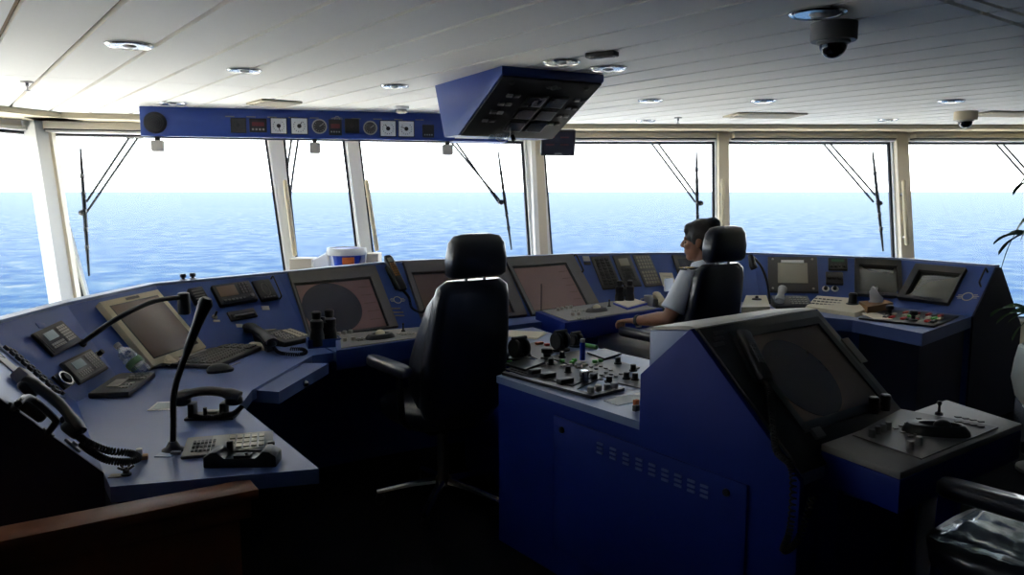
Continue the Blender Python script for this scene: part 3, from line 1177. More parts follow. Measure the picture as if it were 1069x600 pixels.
# supports under the desks
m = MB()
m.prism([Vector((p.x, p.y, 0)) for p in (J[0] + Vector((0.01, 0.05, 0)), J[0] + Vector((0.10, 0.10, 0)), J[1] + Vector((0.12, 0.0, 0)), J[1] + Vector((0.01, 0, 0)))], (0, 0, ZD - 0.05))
m.build('kick_cabinet', M_['shadeblue'], left_c, world=True, flat=True)
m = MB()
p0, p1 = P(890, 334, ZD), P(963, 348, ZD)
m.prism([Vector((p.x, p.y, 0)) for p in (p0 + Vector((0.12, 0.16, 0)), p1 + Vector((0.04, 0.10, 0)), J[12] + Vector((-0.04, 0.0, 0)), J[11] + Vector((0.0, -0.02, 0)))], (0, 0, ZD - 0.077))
m.build('kick_cabinet', M_['shadeblue'], right_c, world=True, flat=True)


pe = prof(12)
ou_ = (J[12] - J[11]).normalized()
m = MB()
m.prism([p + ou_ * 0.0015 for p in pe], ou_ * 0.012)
m.build('end_shade_panel', M_['shadeblue'], right_c, world=True, flat=True)  # dark sheet over the console end, its shade painted in
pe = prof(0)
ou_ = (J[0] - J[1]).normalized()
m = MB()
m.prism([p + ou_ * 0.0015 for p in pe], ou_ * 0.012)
m.build('end_shade_panel', M_['shadeblue'], left_c, world=True, flat=True)


def emblem(pl, px, py, r, parent):
    c = pl.hit(px, py, 0.0015)
    M = frame_of(c, pl.hit(px + 5, py, 0.0015) - c, pl.n)
    m = MB().lathe([(r, 0), (r, 0.002), (r * 0.80, 0.002), (r * 0.80, 0)], M, 24)
    for k in (-1, 0, 1):
        for sg in (-1, 1):
            m.box((sg * r * (1.45 - abs(k) * 0.15), k * r * 0.36, 0.001), (r * (0.9 - abs(k) * 0.25), r * 0.13, 0.002), M)
    m.build('emblem', M_['lgrey'], parent, world=True)


def plate(pl, px, py, wpx, hpx, mt, parent, name='label_plate', dep=0.003):
    M, w, h = fr(pl, (px - wpx / 2, py - hpx / 2), (px + wpx / 2, py - hpx / 2), (px + wpx / 2, py + hpx / 2), (px - wpx / 2, py + hpx / 2))
    return MB().box((0, 0, dep / 2), (w, h, dep), M, bev=0.0006).build(name, mt, parent, world=True)


emblem(FPL[5], 415, 313, 0.026, front_c)
emblem(FPL[11], 1010, 309.5, 0.036, right_c)
for (px, py, w_, h_) in ((412, 322, 12, 1.6), (415, 326, 12, 1.6), (417, 329.5, 10, 1.2)):
    plate(FPL[5], px, py, w_, h_, M_['mgrey'], front_c, 'caption_strip')
plate(FPL[8], 612, 270, 7, 5, M_['lgrey'], front_c)
plate(FPL[8], 613, 275, 7, 3, M_['dgrey'], front_c)
plate(FPL[1], 43, 340, 9, 4, M_['blue'], left_c)
plate(FPL[3], 277, 321.5, 8, 4, M_['lgrey'], left_c)
plate(FPL[3], 250, 340, 7, 3.4, M_['lgrey'], left_c)
plate(FPL[3], 226, 335, 7, 2, M_['lgrey'], left_c)


def loop_handle(pl, a, b, parent, mt, out=0.045, r=0.006):
    p, q = pl.hit(*a), pl.hit(*b)
    n = pl.n
    pts = [p, p + n * out * 0.8, p.lerp(q, 0.12) + n * out, p.lerp(q, 0.88) + n * out, q + n * out * 0.8, q]
    MB().tube(arc(pts, 5), r, 8).build('grab_handle', mt, parent, world=True)


loop_handle(FPL[7], (598, 269), (606, 286), front_c, M_['black'])
loop_handle(FPL[11], (1031, 284), (1024, 299), right_c, M_['black'])
loop_handle(FPL[3], (283, 291), (292, 312), left_c, M_['black'], 0.03, 0.004)


# ------------------------------------------------------------------ generic devices
def keygrid(m, x0, y0, x1, y1, nx, ny, z, dz, M=None, fill=0.72):
    for i in range(nx):
        for j in range(ny):
            m.box((x0 + (x1 - x0) * (i + 0.5) / nx, y0 + (y1 - y0) * (j + 0.5) / ny, z + dz / 2),
                  ((x1 - x0) / nx * fill, (y1 - y0) / ny * fill, dz), M)
    return m


def device(name, label, cat, pl, quad, dep, body, group=None, lift=0.001):
    Mq, w_, h_ = fr(pl, *quad, lift=lift)
    t = thing(name, label, cat, Mq, group)
    MB().box((0, 0, dep / 2), (w_, h_, dep), bev=min(0.005, dep * 0.3)).build('housing', body, t)
    return t, w_, h_


def lcd(t, cx, cy, w_, h_, z, mt, name='screen', bez=None):
    MB().box((cx, cy, z + 0.001), (w_, h_, 0.003), bev=0.0006).build(name, mt, t)


def keys(t, cx, cy, w_, h_, nx, ny, z, mt, name='keypad', dz=0.004):
    m = MB()
    keygrid(m, cx - w_ / 2, cy - h_ / 2, cx + w_ / 2, cy + h_ / 2, nx, ny, z, dz)
    m.build(name, mt, t)


# two control units with small displays on the near left panel
for (q, lab, body) in (
        (((30, 349), (64, 337), (81, 357), (55, 375)), 'upper dark keypad unit with a small pale display on the near left panel', M_['dgrey']),
        (((60, 381), (92, 366), (111, 386), (82, 403)), 'lower keypad unit with a pale display and white keys, just above the left desk', M_['mgrey'])):
    t, w_, h_ = device('control_unit', lab, 'control unit', FPL[1], q, 0.016, M_['dgrey'])
    MB().box((0, 0.0, 0.017), (w_ * 0.92, h_ * 0.82, 0.003), bev=0.001).build('front_plate', body, t)
    lcd(t, -w_ * 0.16, h_ * 0.16, w_ * 0.34, h_ * 0.32, 0.019, M_['lcd'])
    keys(t, w_ * 0.26, h_ * 0.02, w_ * 0.28, h_ * 0.66, 4, 6, 0.0185, M_['lgrey'])
    keys(t, -w_ * 0.17, -h_ * 0.22, w_ * 0.42, h_ * 0.22, 6, 2, 0.0185, M_['lgrey'], 'function_keys')
# dial
t, w_, h_ = device('dial_unit', 'small square dial with a silver ring beside the lower keypad unit', 'dial', FPL[1], ((54, 393), (65, 388), (76, 401), (65, 409)), 0.014, M_['black'])
MB().lathe([(w_ * 0.40, 0.014), (w_ * 0.40, 0.022), (w_ * 0.32, 0.022), (w_ * 0.32, 0.014)]).build('dial_ring', M_['chrome'], t)
MB().cyl((0, 0, 0.014), w_ * 0.2, 0.016).build('dial_knob', M_['black'], t)
c = FPL[1].hit(101, 371.5)
t = thing('chrome_knob', 'small chrome knob right of the lower keypad unit on the left panel', 'knob', frame_of(c, J[2] - J[1], FPL[1].n))
MB().lathe([(0.016, 0.001), (0.016, 0.012), (0.012, 0.014), (0.001, 0.014)]).build('collar', M_['chrome'], t)
MB().cyl((0, 0, 0.014), 0.011, 0.02).build('grip', M_['black'], t)
# bank of rocker switches next to the panel crease
pA = FPL[0]
Mq, w_, h_ = fr(pA, (7, 369), (10, 361), (70, 412), (62, 424), lift=0.001)
a0, a1 = pA.hit(8, 366), pA.hit(66, 416)
ax = (a1 - a0).normalized()
Mb = frame_of((a0 + a1) / 2, ax, pA.n)
L = (a1 - a0).length
t = thing('switch_bank', 'bank of black rocker switches in three rows on the near left panel', 'switch panel', Mb)
MB().box((0, -0.035, 0.004), (L * 1.0, 0.105, 0.006), bev=0.002).build('face_plate', M_['ledge'], t)
for r_ in range(3):
    for k in range(9):
        MB().box(((k - 4) * L / 9.4, -r_ * 0.033, 0.012), (L / 15, 0.020, 0.014), Matrix.Rotation(0.0, 4, 'Z'), bev=0.002).build('rocker_switch', M_['black'], t)
# three slim flush plates at the left border, pale for the sky light they catch
Mq, w_, h_ = fr(pA, (-12, 352), (2, 358), (12, 396), (-4, 392), lift=0.001)
t = thing('flush_panel', 'pale flush panel with thin outlines at the far left border', 'panel', Mq)
MB().box((0, 0, 0.002), (w_, h_, 0.004), bev=0.001).build('face_plate', M_['lgrey'], t)
for k in (-1, 0, 1):
    m = MB()
    m.box((0.0, k * h_ * 0.3, 0.0045), (w_ * 0.7, 0.003, 0.002))
    m.box((w_ * 0.35, k * h_ * 0.3 + 0.015, 0.0045), (0.003, 0.03, 0.002))
    m.build('outline', M_['black'], t)


# handset in a cradle on the near panel, with its coiled cord
def handset(mb, a, b, up, r=0.014, bow=0.03, ear=0.026):
    """telephone handset from ear cup a to mouth cup b, cups pointing against 'up'"""
    a, b, up = Vector(a), Vector(b), Vector(up).normalized()
    ax = (b - a).normalized()
    sd = ax.cross(up).normalized()
    pts = []
    for k in range(13):
        f = k / 12
        pts.append(a.lerp(b, f) + up * (bow * math.sin(PI * f) * 0.8 + 0.012))
    rs = [r * (1.25 if k in (0, 12) else 1.3 if k in (1, 2, 10, 11) else 1.0) for k in range(13)]
    rings = []
    for i, p in enumerate(pts):
        tt = (pts[min(i + 1, 12)] - pts[max(i - 1, 0)]).normalized()
        u2 = sd.cross(tt).normalized()
        rings.append([p + sd * (rs[i] * 1.25 * math.cos(2 * PI * q / 12)) + u2 * (rs[i] * 0.85 * math.sin(2 * PI * q / 12)) for q in range(12)])
    mb.rings(rings)
    for e in (a + ax * ear * 0.7, b - ax * ear * 0.7):
        M = frame_of(e + up * 0.012, ax, -up)
        mb.lathe([(ear * 0.8, -0.006), (ear, 0.006), (ear, 0.020), (ear * 0.8, 0.025), (0.001, 0.022)], M, 18)
    return mb


n = pA.n
ha, hb = pA.hit(24, 401, 0.045), pA.hit(80, 454, 0.04)
t = thing('wall_handset', 'black telephone handset with coiled cord in a grey cradle on the near left panel', 'telephone', frame_of(pA.hit(50, 430), ax, n))
m = MB()
handset(m, ha, hb, n, 0.017, 0.02, 0.03)
m.build('handset', M_['black'], t, world=True)
c = pA.hit(22, 402)
m = MB().box((0, 0, 0.022), (0.075, 0.07, 0.042), frame_of(c, ax, n), bev=0.008)
m.build('cradle', M_['mgrey'], t, world=True)
c = pA.hit(70, 446)
m = MB().box((0, 0, 0.018), (0.06, 0.055, 0.034), frame_of(c, ax, n), bev=0.008)
m.build('cradle', M_['black'], t, world=True)
cp = [pA.hit(82, 455, 0.04), P(92, 462, ZD + 0.10), P(112, 470, ZD + 0.05), P(136, 473, ZD + 0.03), P(144, 478, ZD + 0.025), P(132, 482, ZD + 0.02), P(112, 480, ZD + 0.03), P(97, 472, ZD + 0.06), pA.hit(86, 463, 0.03)]
coil(cp, 0.0085, 0.0034, 60).build('coiled_cord', M_['matt'], t, world=True)
c = P(148, 479, ZD)
t = thing('cable_plug', 'small white cable plug on a tan base beside the coiled cord on the left desk', 'plug', rotz(c, 0.4))
MB().box((0, 0, 0.006), (0.035, 0.028, 0.012), bev=0.002).build('base', M_['card'], t)
MB().box((-0.006, 0.004, 0.022), (0.018, 0.016, 0.02), bev=0.003).build('plug', M_['white'], t)
c = P(132, 496, ZD)
t = thing('cable_connector', 'small black multi-pin connector on the near left desk corner', 'plug', rotz(c, 0.2))
MB().lathe([(0.014, 0), (0.014, 0.006), (0.009, 0.008), (0.009, 0.022), (0.001, 0.024)]).build('socket', M_['black'], t)
for k in range(5):
    a_ = k * 1.256
    MB().tube([(0.008 * math.cos(a_), 0.008 * math.sin(a_), 0.018), (0.022 * math.cos(a_), 0.022 * math.sin(a_), 0.028)], 0.0035, 6).build('pin', M_['black'], t)
MB().box((-0.02, 0.0, 0.001), (0.05, 0.03, 0.002)).build('mount_plate', M_['mgrey'], t)
# grab handle and latch on the near panel
pp = [pA.hit(14, 426), pA.hit(19, 421, 0.05), pA.hit(27, 415, 0.06), pA.hit(36, 418, 0.06), pA.hit(56, 436, 0.06), pA.hit(58, 441, 0.05), pA.hit(50, 452)]
t = thing('panel_handle', 'black bent grab handle across the near left panel in front of the handset', 'handle', frame_of(pA.hit(34, 432), ax, n))
MB().tube(arc(pp, 6), 0.009, 10).build('bar', M_['black'], t, world=True)
for q in ((14, 426), (50, 452)):
    MB().lathe([(0.018, 0.0005), (0.018, 0.006), (0.001, 0.006)], frame_of(pA.hit(*q), ax, n)).build('foot', M_['black'], t, world=True)
a0, a1 = pA.hit(22, 420, 0.02), pA.hit(46, 437, 0.02)
m = MB().tube([a0, a0.lerp(a1, 0.08), a0.lerp(a1, 0.92), a1], [0.012, 0.017, 0.017, 0.012], 12)
tag(m.build('microphone_barrel', M_['black']), 'black cylinder clipped to the near left panel under the grab handle', 'microphone')
t = thing('key_latch', 'small steel latch with a key on the near end of the left panel', 'latch', frame_of(pA.hit(75, 466), ax, n))
MB().box((0, 0, 0.004), (0.055, 0.016, 0.008), bev=0.002).build('latch_plate', M_['steel'], t)
MB().lathe([(0.009, 0.008), (0.009, 0.016), (0.001, 0.016)]).build('lock', M_['steel'], t)
MB().box((0.03, -0.012, 0.012), (0.04, 0.008, 0.004), Matrix.Rotation(0.5, 4, 'Z'), bev=0.001).build('key', M_['lgrey'], t)


def goose(name, label, cat, base, pts, r, head, mt, bm_, hb=None):
    t = thing(name, label, cat, base)
    MB().tube(arc(pts, 8), r, 10).build('gooseneck', mt, t, world=True)
    h = MB().tube(head[0], head[1], 14)
    h.build('head', mt, t, world=True)
    return t


# tall gooseneck microphone
b0 = P(181, 470, ZD)
Yb = b0.y
t = thing('gooseneck_microphone', 'tall black gooseneck microphone standing at the near end of the left desk', 'microphone', rotz(b0, 0))
MB().lathe([(0.034, 0.0), (0.034, 0.005), (0.022, 0.012), (0.012, 0.03), (0.001, 0.03)]).build('base', M_['black'], t)
pts = [b0 + Vector((0, 0, 0.02))] + [PY(x, y, Yb) for x, y in ((181, 440), (181, 418), (184, 400), (189, 384), (195, 368))]
MB().tube(arc(pts, 8), 0.0095, 10).build('gooseneck', M_['black'], t, world=True)
hp = [PY(x, y, Yb) for x, y in ((194, 371), (196, 364), (206, 338), (215, 315), (216.5, 311))]
MB().tube(hp, [0.0095, 0.0125, 0.015, 0.021, 0.014], 14).build('microphone_head', M_['black'], t, world=True)
MB().box((-0.005, -0.045, 0.0015), (0.05, 0.04, 0.003)).build('mount_plate', M_['ledge'], t)
MB().box((0.025, -0.04, 0.006), (0.03, 0.014, 0.01), bev=0.002).build('switch', M_['mgrey'], t)
# gooseneck lamp reaching over the beige monitor
b1 = FPL[1].hit(85, 359)
t = thing('gooseneck_lamp', 'black gooseneck lamp reaching across the beige-framed monitor on the left', 'lamp', frame_of(b1, J[2] - J[1], FPL[1].n))
MB().lathe([(0.018, 0.0005), (0.018, 0.012), (0.010, 0.02), (0.001, 0.02)]).build('base', M_['black'], t)
pts = [b1 + FPL[1].n * 0.01, PY(98, 349, 3.10), PY(118, 335, 3.16), PY(140, 323, 3.24), PY(162, 314, 3.34), PY(180, 311, 3.42), PY(187, 311, 3.46)]
MB().tube(arc(pts, 8), [0.0105] * (len(arc(pts, 8))), 10).build('gooseneck', M_['black'], t, world=True)
hc = PY(192, 316.5, 3.48)
MB().lathe([(0.020, 0.048), (0.026, 0.044), (0.028, 0.0), (0.027, -0.046), (0.022, -0.050), (0.021, -0.03), (0.001, -0.03)], Matrix.Translation(hc)).build('lamp_head', M_['black'], t, world=True)

# flat control panel on the desk, card, telephones
t, w_, h_ = device('desk_keypad', 'flat brown-black keypad lying on the left desk in front of the clear bottle', 'keypad', DZ, ((119, 396), (158, 392), (137, 416), (100, 414)), 0.022, M_['dgrey'])
lcd(t, -w_ * 0.12, -h_ * 0.05, w_ * 0.30, h_ * 0.36, 0.022, M_['lcdgrey'])
keys(t, w_ * 0.2, h_ * 0.22, w_ * 0.5, h_ * 0.22, 6, 2, 0.022, M_['keys'])
keys(t, w_ * 0.22, -h_ * 0.18, w_ * 0.26, h_ * 0.3, 3, 2, 0.022, M_['keys'], 'function_keys')
t, w_, h_ = device('card', 'small pale card lying on the left desk behind the microphone', 'card', DZ, ((157, 420), (186, 419.5), (188, 427), (161, 428.5)), 0.0015, M_['paperw'])
MB().box((0, 0, 0.0018), (w_ * 0.8, h_ * 0.7, 0.0006)).build('print', M_['lcd'], t)

c = P(218, 436, ZD)
t = thing('desk_handset', 'black telephone handset resting on its stand in the middle of the left desk', 'telephone', rotz(c, 0.06))
MB().box((0.01, 0.01, 0.004), (0.17, 0.09, 0.008), bev=0.002).build('base', M_['dgrey'], t)
for s in (-1, 1):
    MB().box((0.055 * s, 0.0, 0.03), (0.022, 0.05, 0.055), bev=0.005).build('rest', M_['black'], t)
m = MB()
handset(m, (-0.112, 0, 0.062), (0.112, 0, 0.062), (0, 0, 1), 0.019, 0.03, 0.031)
m.build('handset', M_['black'], t)
coil([Vector((-0.04, -0.025, 0.014)), Vector((0.0, -0.045, 0.014)), Vector((0.05, -0.035, 0.016)), Vector((0.09, -0.01, 0.018)), Vector((0.118, 0.004, 0.04))], 0.007, 0.003, 34).build('coiled_cord', M_['matt'], t)
MB().box((-0.0, 0.035, 0.012), (0.05, 0.03, 0.012), bev=0.003).build('switch', M_['lgrey'], t)
MB().cyl((-0.012, 0.0, 0.008), 0.007, 0.03).build('hook', M_['black'], t)

t, w_, h_ = device('push_button_panel', 'flat grey push-button panel between the two black handset stands at the near desk end', 'keypad', DZ, ((186, 461), (275, 453), (296, 470), (199, 478)), 0.010, M_['mgrey'])
MB().box((w_ * 0.10, h_ * 0.02, 0.0105), (w_ * 0.6, h_ * 0.84, 0.002)).build('inlay', M_['lcdgrey'], t)
keys(t, -w_ * 0.28, -h_ * 0.06, w_ * 0.26, h_ * 0.6, 6, 3, 0.010, M_['dgrey'], 'function_keys')
keys(t, w_ * 0.20, h_ * 0.0, w_ * 0.42, h_ * 0.7, 5, 3, 0.011, M_['ivory'], 'keypad')
MB().box((w_ * 0.48, -h_ * 0.2, 0.008), (w_ * 0.08, h_ * 0.12, 0.012), bev=0.002).build('latch', M_['black'], t)

c = P(254, 484, ZD)
t = thing('handset_cradle', 'empty black handset cradle at the nearest edge of the left desk', 'telephone', rotz(c, 0.05))
m = MB()
pr = [(-0.105, 0), (-0.105, 0.032), (-0.085, 0.046), (-0.064, 0.049), (-0.046, 0.024), (0.046, 0.024), (0.064, 0.049), (0.085, 0.046), (0.105, 0.032), (0.105, 0)]
m.prism([(x, -0.036, z) for x, z in pr], (0, 0.072, 0), bev=0.004)
m.build('body', M_['black'], t)
MB().box((0.0, 0.0, 0.0265), (0.05, 0.03, 0.006), bev=0.002).build('hook_plate', M_['dgrey'], t)
MB().cyl((0.01, 0, 0.029), 0.005, 0.006).build('hook_button', M_['black'], t)
MB().box((-0.05, 0.045, 0.028), (0.018, 0.016, 0.056), bev=0.003).build('clip', M_['black'], t)
# beige-framed monitor
t, w_, h_ = device('monitor', 'beige-framed brown monitor tilted on the left panel under the gooseneck lamp', 'monitor', FPL[2], ((98, 320), (163, 306), (209, 367), (156, 387)), 0.035, M_['beige'], lift=0.002)
lcd(t, 0, -h_ * 0.0, w_ * 0.80, h_ * 0.80, 0.0345, M_['scr'])
MB().box((0, 0, 0.034), (w_ * 0.83, h_ * 0.83, 0.004), bev=0.001).build('inner_bezel', M_['black'], t)
MB().box((0.0, h_ * 0.455, 0.035), (w_ * 0.22, h_ * 0.035, 0.003)).build('maker_plate', M_['dgrey'], t)
# clear crumpled bottle leaning on the monitor
p0, p1 = P(152, 390, ZD + 0.035), PY(124, 362, 3.28)
d = (p1 - p0)
Mx = frame_of(p0, d.cross(Vector((0, 0, 1))), d)
Lb = d.length
t = thing('plastic_bottle', 'clear crumpled plastic bottle lying against the beige-framed monitor', 'bottle', Mx)
m = MB()
pr = [(0.001, 0), (0.03, 0.002), (0.034, 0.01)]
for k in range(9):
    pr.append((0.036 - 0.005 * (k % 2) + 0.002 * math.sin(k * 2.1), 0.02 + k * Lb * 0.075))
pr += [(0.030, Lb * 0.80), (0.016, Lb * 0.90), (0.013, Lb)]
m.lathe(pr, seg=18)
m.build('body', M_['clear'], t)
MB().lathe([(0.0145, Lb), (0.0145, Lb + 0.016), (0.001, Lb + 0.017)], seg=16).build('cap', M_['lgrey'], t)
MB().lathe([(0.0372, Lb * 0.30), (0.0372, Lb * 0.46), (0.0366, Lb * 0.46), (0.0366, Lb * 0.30)], seg=20).build('green_band', mat('bottle_green', srgb(110, 150, 110), 0.4), t)
# cloth
m = MB()
c = P(176, 382, ZD)
rs = []
for i in range(7):
    a = i / 6
    rs.append([c + Vector((0.075 * (a - 0.5) * 2, 0, 0)) + Vector((0.012 * math.sin(k * 2.3 + i), 0.042 * math.sin(PI * min(max(a, .06), .94)) * math.cos(2 * PI * k / 14) * (1 + 0.2 * math.sin(3 * k + i * 2)),
              max(0.0, 0.022 * math.sin(PI * min(max(a, .06), .94)) * (1 + math.sin(2 * PI * k / 14)) * (1 + 0.25 * math.sin(k * 1.7 + i))))) for k in range(14)])
m.rings(rs)
tag(m.build('cloth', M_['beige']), 'crumpled beige cloth on the left desk at the foot of the beige monitor', 'cloth')
# keyboard and mouse
t, w_, h_ = device('keyboard', 'dark computer keyboard on the left desk below the instrument panel', 'keyboard', DZ, ((184, 380), (240, 360), (267, 366), (214, 389)), 0.02, M_['dgrey'])
keys(t, -w_ * 0.12, -h_ * 0.04, w_ * 0.68, h_ * 0.70, 14, 5, 0.0195, M_['keysd'], 'letter_keys', 0.007)
keys(t, w_ * 0.36, -h_ * 0.04, w_ * 0.20, h_ * 0.70, 4, 5, 0.0195, M_['keysd'], 'number_keys', 0.007)
MB().box((-w_ * 0.1, h_ * 0.43, 0.021), (w_ * 0.5, h_ * 0.06, 0.003)).build('light_strip', M_['lgrey'], t)
MB().tube(arc([(-w_ * 0.48, -h_ * 0.42, 0.006), (-w_ * 0.44, -h_ * 0.62, 0.004), (-w_ * 0.2, -h_ * 0.66, 0.004)]), 0.003, 6).build('foot_bar', M_['steel'], t)
c = P(230, 388, ZD)
t = thing('computer_mouse', 'black computer mouse in front of the keyboard on the left desk', 'mouse', rotz(c, -1.0))
MB().loft([((0, 0, 0.0), 0.030, 0.056, 2.6), ((0, 0, 0.012), 0.034, 0.060, 2.5), ((0, -0.004, 0.026), 0.028, 0.048, 2.3), ((0, -0.008, 0.036), 0.015, 0.028, 2.0), ((0, -0.008, 0.038), 0.003, 0.006, 2)]).build('shell', M_['black'], t)
MB().lathe([(0.0, -0.003), (0.007, -0.003), (0.007, 0.003), (0.0, 0.003)], Matrix.Translation((0, 0.032, 0.027)) @ Matrix.Rotation(PI / 2, 4, 'Y')).build('scroll_wheel', M_['mgrey'], t)
c = P(270, 364, ZD)
t = thing('plug_adapter', 'cream wedge-shaped adapter between the keyboard and the desk telephone', 'adapter', rotz(c, -0.5))
MB().loft([((0, 0, 0.0), 0.07, 0.026, 3), ((0, 0, 0.014), 0.068, 0.025, 3), ((-0.012, 0, 0.028), 0.045, 0.018, 3), ((-0.016, 0, 0.032), 0.03, 0.01, 3)]).build('body', M_['beige'], t)
MB().tube(arc([(-0.06, 0.0, 0.012), (-0.10, 0.01, 0.01), (-0.13, 0.04, 0.006), (-0.16, 0.05, 0.006)]), 0.004, 6).build('cable', M_['black'], t)
# desk telephone
Mq, w_, h_ = fr(DZ, (275, 356), (301, 351.5), (322, 355.5), (288, 365))
t = thing('desk_telephone', 'dark desk telephone with white key labels beside the first radar on the left desk', 'telephone', Mq)
m = MB()
m.prism([(-w_ / 2, y, z) for y, z in ((-h_ / 2, 0), (h_ / 2, 0), (h_ / 2, 0.07), (-h_ / 2, 0.025))], (w_, 0, 0), bev=0.004)
m.build('base', M_['dgrey'], t)
tl_ = math.atan2(0.045, h_)
Mt = Matrix.Translation((0, 0, 0.0485)) @ Matrix.Rotation(tl_, 4, 'X')
m = MB()
keygrid(m, -w_ * 0.36, -h_ * 0.40, -w_ * 0.02, h_ * 0.16, 4, 4, 0, 0.005, Mt, 0.6)
m.build('keypad', M_['lgrey'], t)
m = MB()
keygrid(m, w_ * 0.06, -h_ * 0.40, w_ * 0.42, h_ * 0.16, 2, 7, 0, 0.004, Mt, 0.7)
m.build('label_keys', M_['ivory'], t)
MB().box((0.0, h_ * 0.36, 0.001), (w_ * 0.7, h_ * 0.12, 0.004), Mt).build('display', M_['lcdgrey'], t)
m = MB()
p = P(259, 343, ZD + 0.085)
q = P(284, 359.5, ZD + 0.05)
handset(m, p, q, (0, 0, 1), 0.02, 0.02, 0.03)
m.build('handset', M_['black'], t, world=True)
m = MB()
ka = [P(274, 356.5, ZD), P(288, 365.5, ZD), P(279, 367.5, ZD), P(262, 358.5, ZD)]
m.hexa(ka, [v + Vector((0, 0, h)) for v, h in zip(ka, (0.07, 0.03, 0.03, 0.07))])
m.build('cradle', M_['dgrey'], t, world=True)
coil([P(286, 363, ZD + 0.02), P(292, 368, ZD + 0.012), P(308, 370, ZD + 0.012), P(319, 368, ZD + 0.012), P(316, 364.5, ZD + 0.012), P(303, 364, ZD + 0.012)], 0.007, 0.003, 36).build('coiled_cord', M_['matt'], t, world=True)
# pull-out tray
q = [P(*p, ZD - 0.012) for p in ((264, 407), (314, 379), (343, 379), (291, 409))]
t = thing('pull_out_tray', 'flat pull-out tray with a pale edge sticking out of the left desk', 'tray', Matrix.Translation((sum(v.x for v in q) / 4, sum(v.y for v in q) / 4, ZD - 0.08)))
MB().prism(q, (0, 0, -0.05)).build('tray', M_['desk'], t, world=True)
dd = (q[1] - q[0]).normalized()
MB().tube([q[0] + Vector((0, 0, 0.004)), q[1] + Vector((0, 0, 0.004))], 0.006, 8).build('edge_strip', M_['ledge'], t, world=True)
c = q[3].lerp(q[2], 0.48) + Vector((0.006, -0.01, -0.026))
MB().ell(c, (0.014, 0.014, 0.014)).build('pull_knob', M_['chrome'], t, world=True)

# ---- small instruments between the beige monitor and the first radar
pD = FPL[3]
t, w_, h_ = device('display_unit', 'black unit with a small brown screen and keys on the panel above the desk telephone', 'display', pD, ((219, 301), (258, 296), (268, 315), (229, 322)), 0.03, M_['black'])
lcd(t, -w_ * 0.18, h_ * 0.12, w_ * 0.48, h_ * 0.52, 0.030, M_['lcdbrown'])
keys(t, w_ * 0.28, h_ * 0.14, w_ * 0.26, h_ * 0.56, 3, 4, 0.030, M_['keysd'])
MB().lathe([(0.012, 0.03), (0.011, 0.042), (0.001, 0.043)], Matrix.Translation((w_ * 0.36, -h_ * 0.3, 0))).build('dial', M_['mgrey'], t)
keys(t, -w_ * 0.1, -h_ * 0.34, w_ * 0.6, h_ * 0.14, 6, 1, 0.030, M_['keysd'], 'function_keys')
t, w_, h_ = device('indicator_unit', 'square black indicator with an oval outline beside the first radar screen', 'indicator', pD, ((262, 295), (280, 293), (290, 313), (272, 316)), 0.02, M_['black'])
m = MB()
pts = [(0.020 * math.cos(a), 0.042 * math.sin(a), 0.0215) for a in [2 * PI * k / 24 for k in range(25)]]
m.tube(pts, 0.0022, 6)
m.build('oval_mark', M_['mgrey'], t)
keys(t, 0, -h_ * 0.38, w_ * 0.7, h_ * 0.08, 4, 1, 0.02, M_['mgrey'], 'function_keys')
t, w_, h_ = device('ventilated_box', 'small black slotted box behind the gooseneck lamp head', 'loudspeaker', pD, ((198, 304), (213, 302), (217, 322), (202, 326)), 0.03, M_['black'])
m = MB()
for k in range(6):
    m.box((0, (k - 2.5) * h_ * 0.13, 0.031), (w_ * 0.7, h_ * 0.05, 0.003))
m.build('slots', M_['mgrey'], t)
t, w_, h_ = device('printer_slot', 'dark slot with a grey tongue in the panel above the desk telephone', 'printer', pD, ((236, 327), (264, 322), (269, 331), (241, 336)), 0.012, M_['dgrey'])
MB().box((0, -h_ * 0.05, 0.013), (w_ * 0.84, h_ * 0.4, 0.006), bev=0.002).build('slot', M_['matt'], t)
MB().box((0, -h_ * 0.2, 0.022), (w_ * 0.7, h_ * 0.18, 0.014), bev=0.002).build('tongue', M_['mgrey'], t)
c = pD.hit(224, 331)
t = thing('toggle_switch', 'small silver toggle switch below the brown-screened unit', 'switch', frame_of(c, J[4] - J[3], pD.n))
MB().lathe([(0.014, 0.001), (0.014, 0.006), (0.007, 0.008), (0.007, 0.013), (0.001, 0.013)]).build('collar', M_['steel'], t)
MB().tube([(0, 0, 0.012), (0.006, 0.012, 0.034)], [0.004, 0.006], 8).build('lever', M_['black'], t)
for k, (px, py, lab) in enumerate(((191.5, 296.5, 'left of two small black knobs on top of the console ledge'), (201.5, 295.5, 'right of two small black knobs on top of the console ledge'))):
    c = PY(px, py, T_[3].lerp(T_[4], (0.24, 0.34)[k]).y + 0.04)
    c.z = T_[3].lerp(T_[4], 0.3).z + 0.014
    t = thing('ledge_knob', lab, 'knob', Matrix.Translation(c), 'knobs on the console ledge')
    MB().lathe([(0.008, 0), (0.008, 0.01), (0.016, 0.012), (0.016, 0.026), (0.012, 0.03), (0.001, 0.03)]).build('cap', M_['black'], t)
    MB().lathe([(0.018, 0), (0.018, 0.004), (0.008, 0.004)]).build('flange', M_['steel'], t)


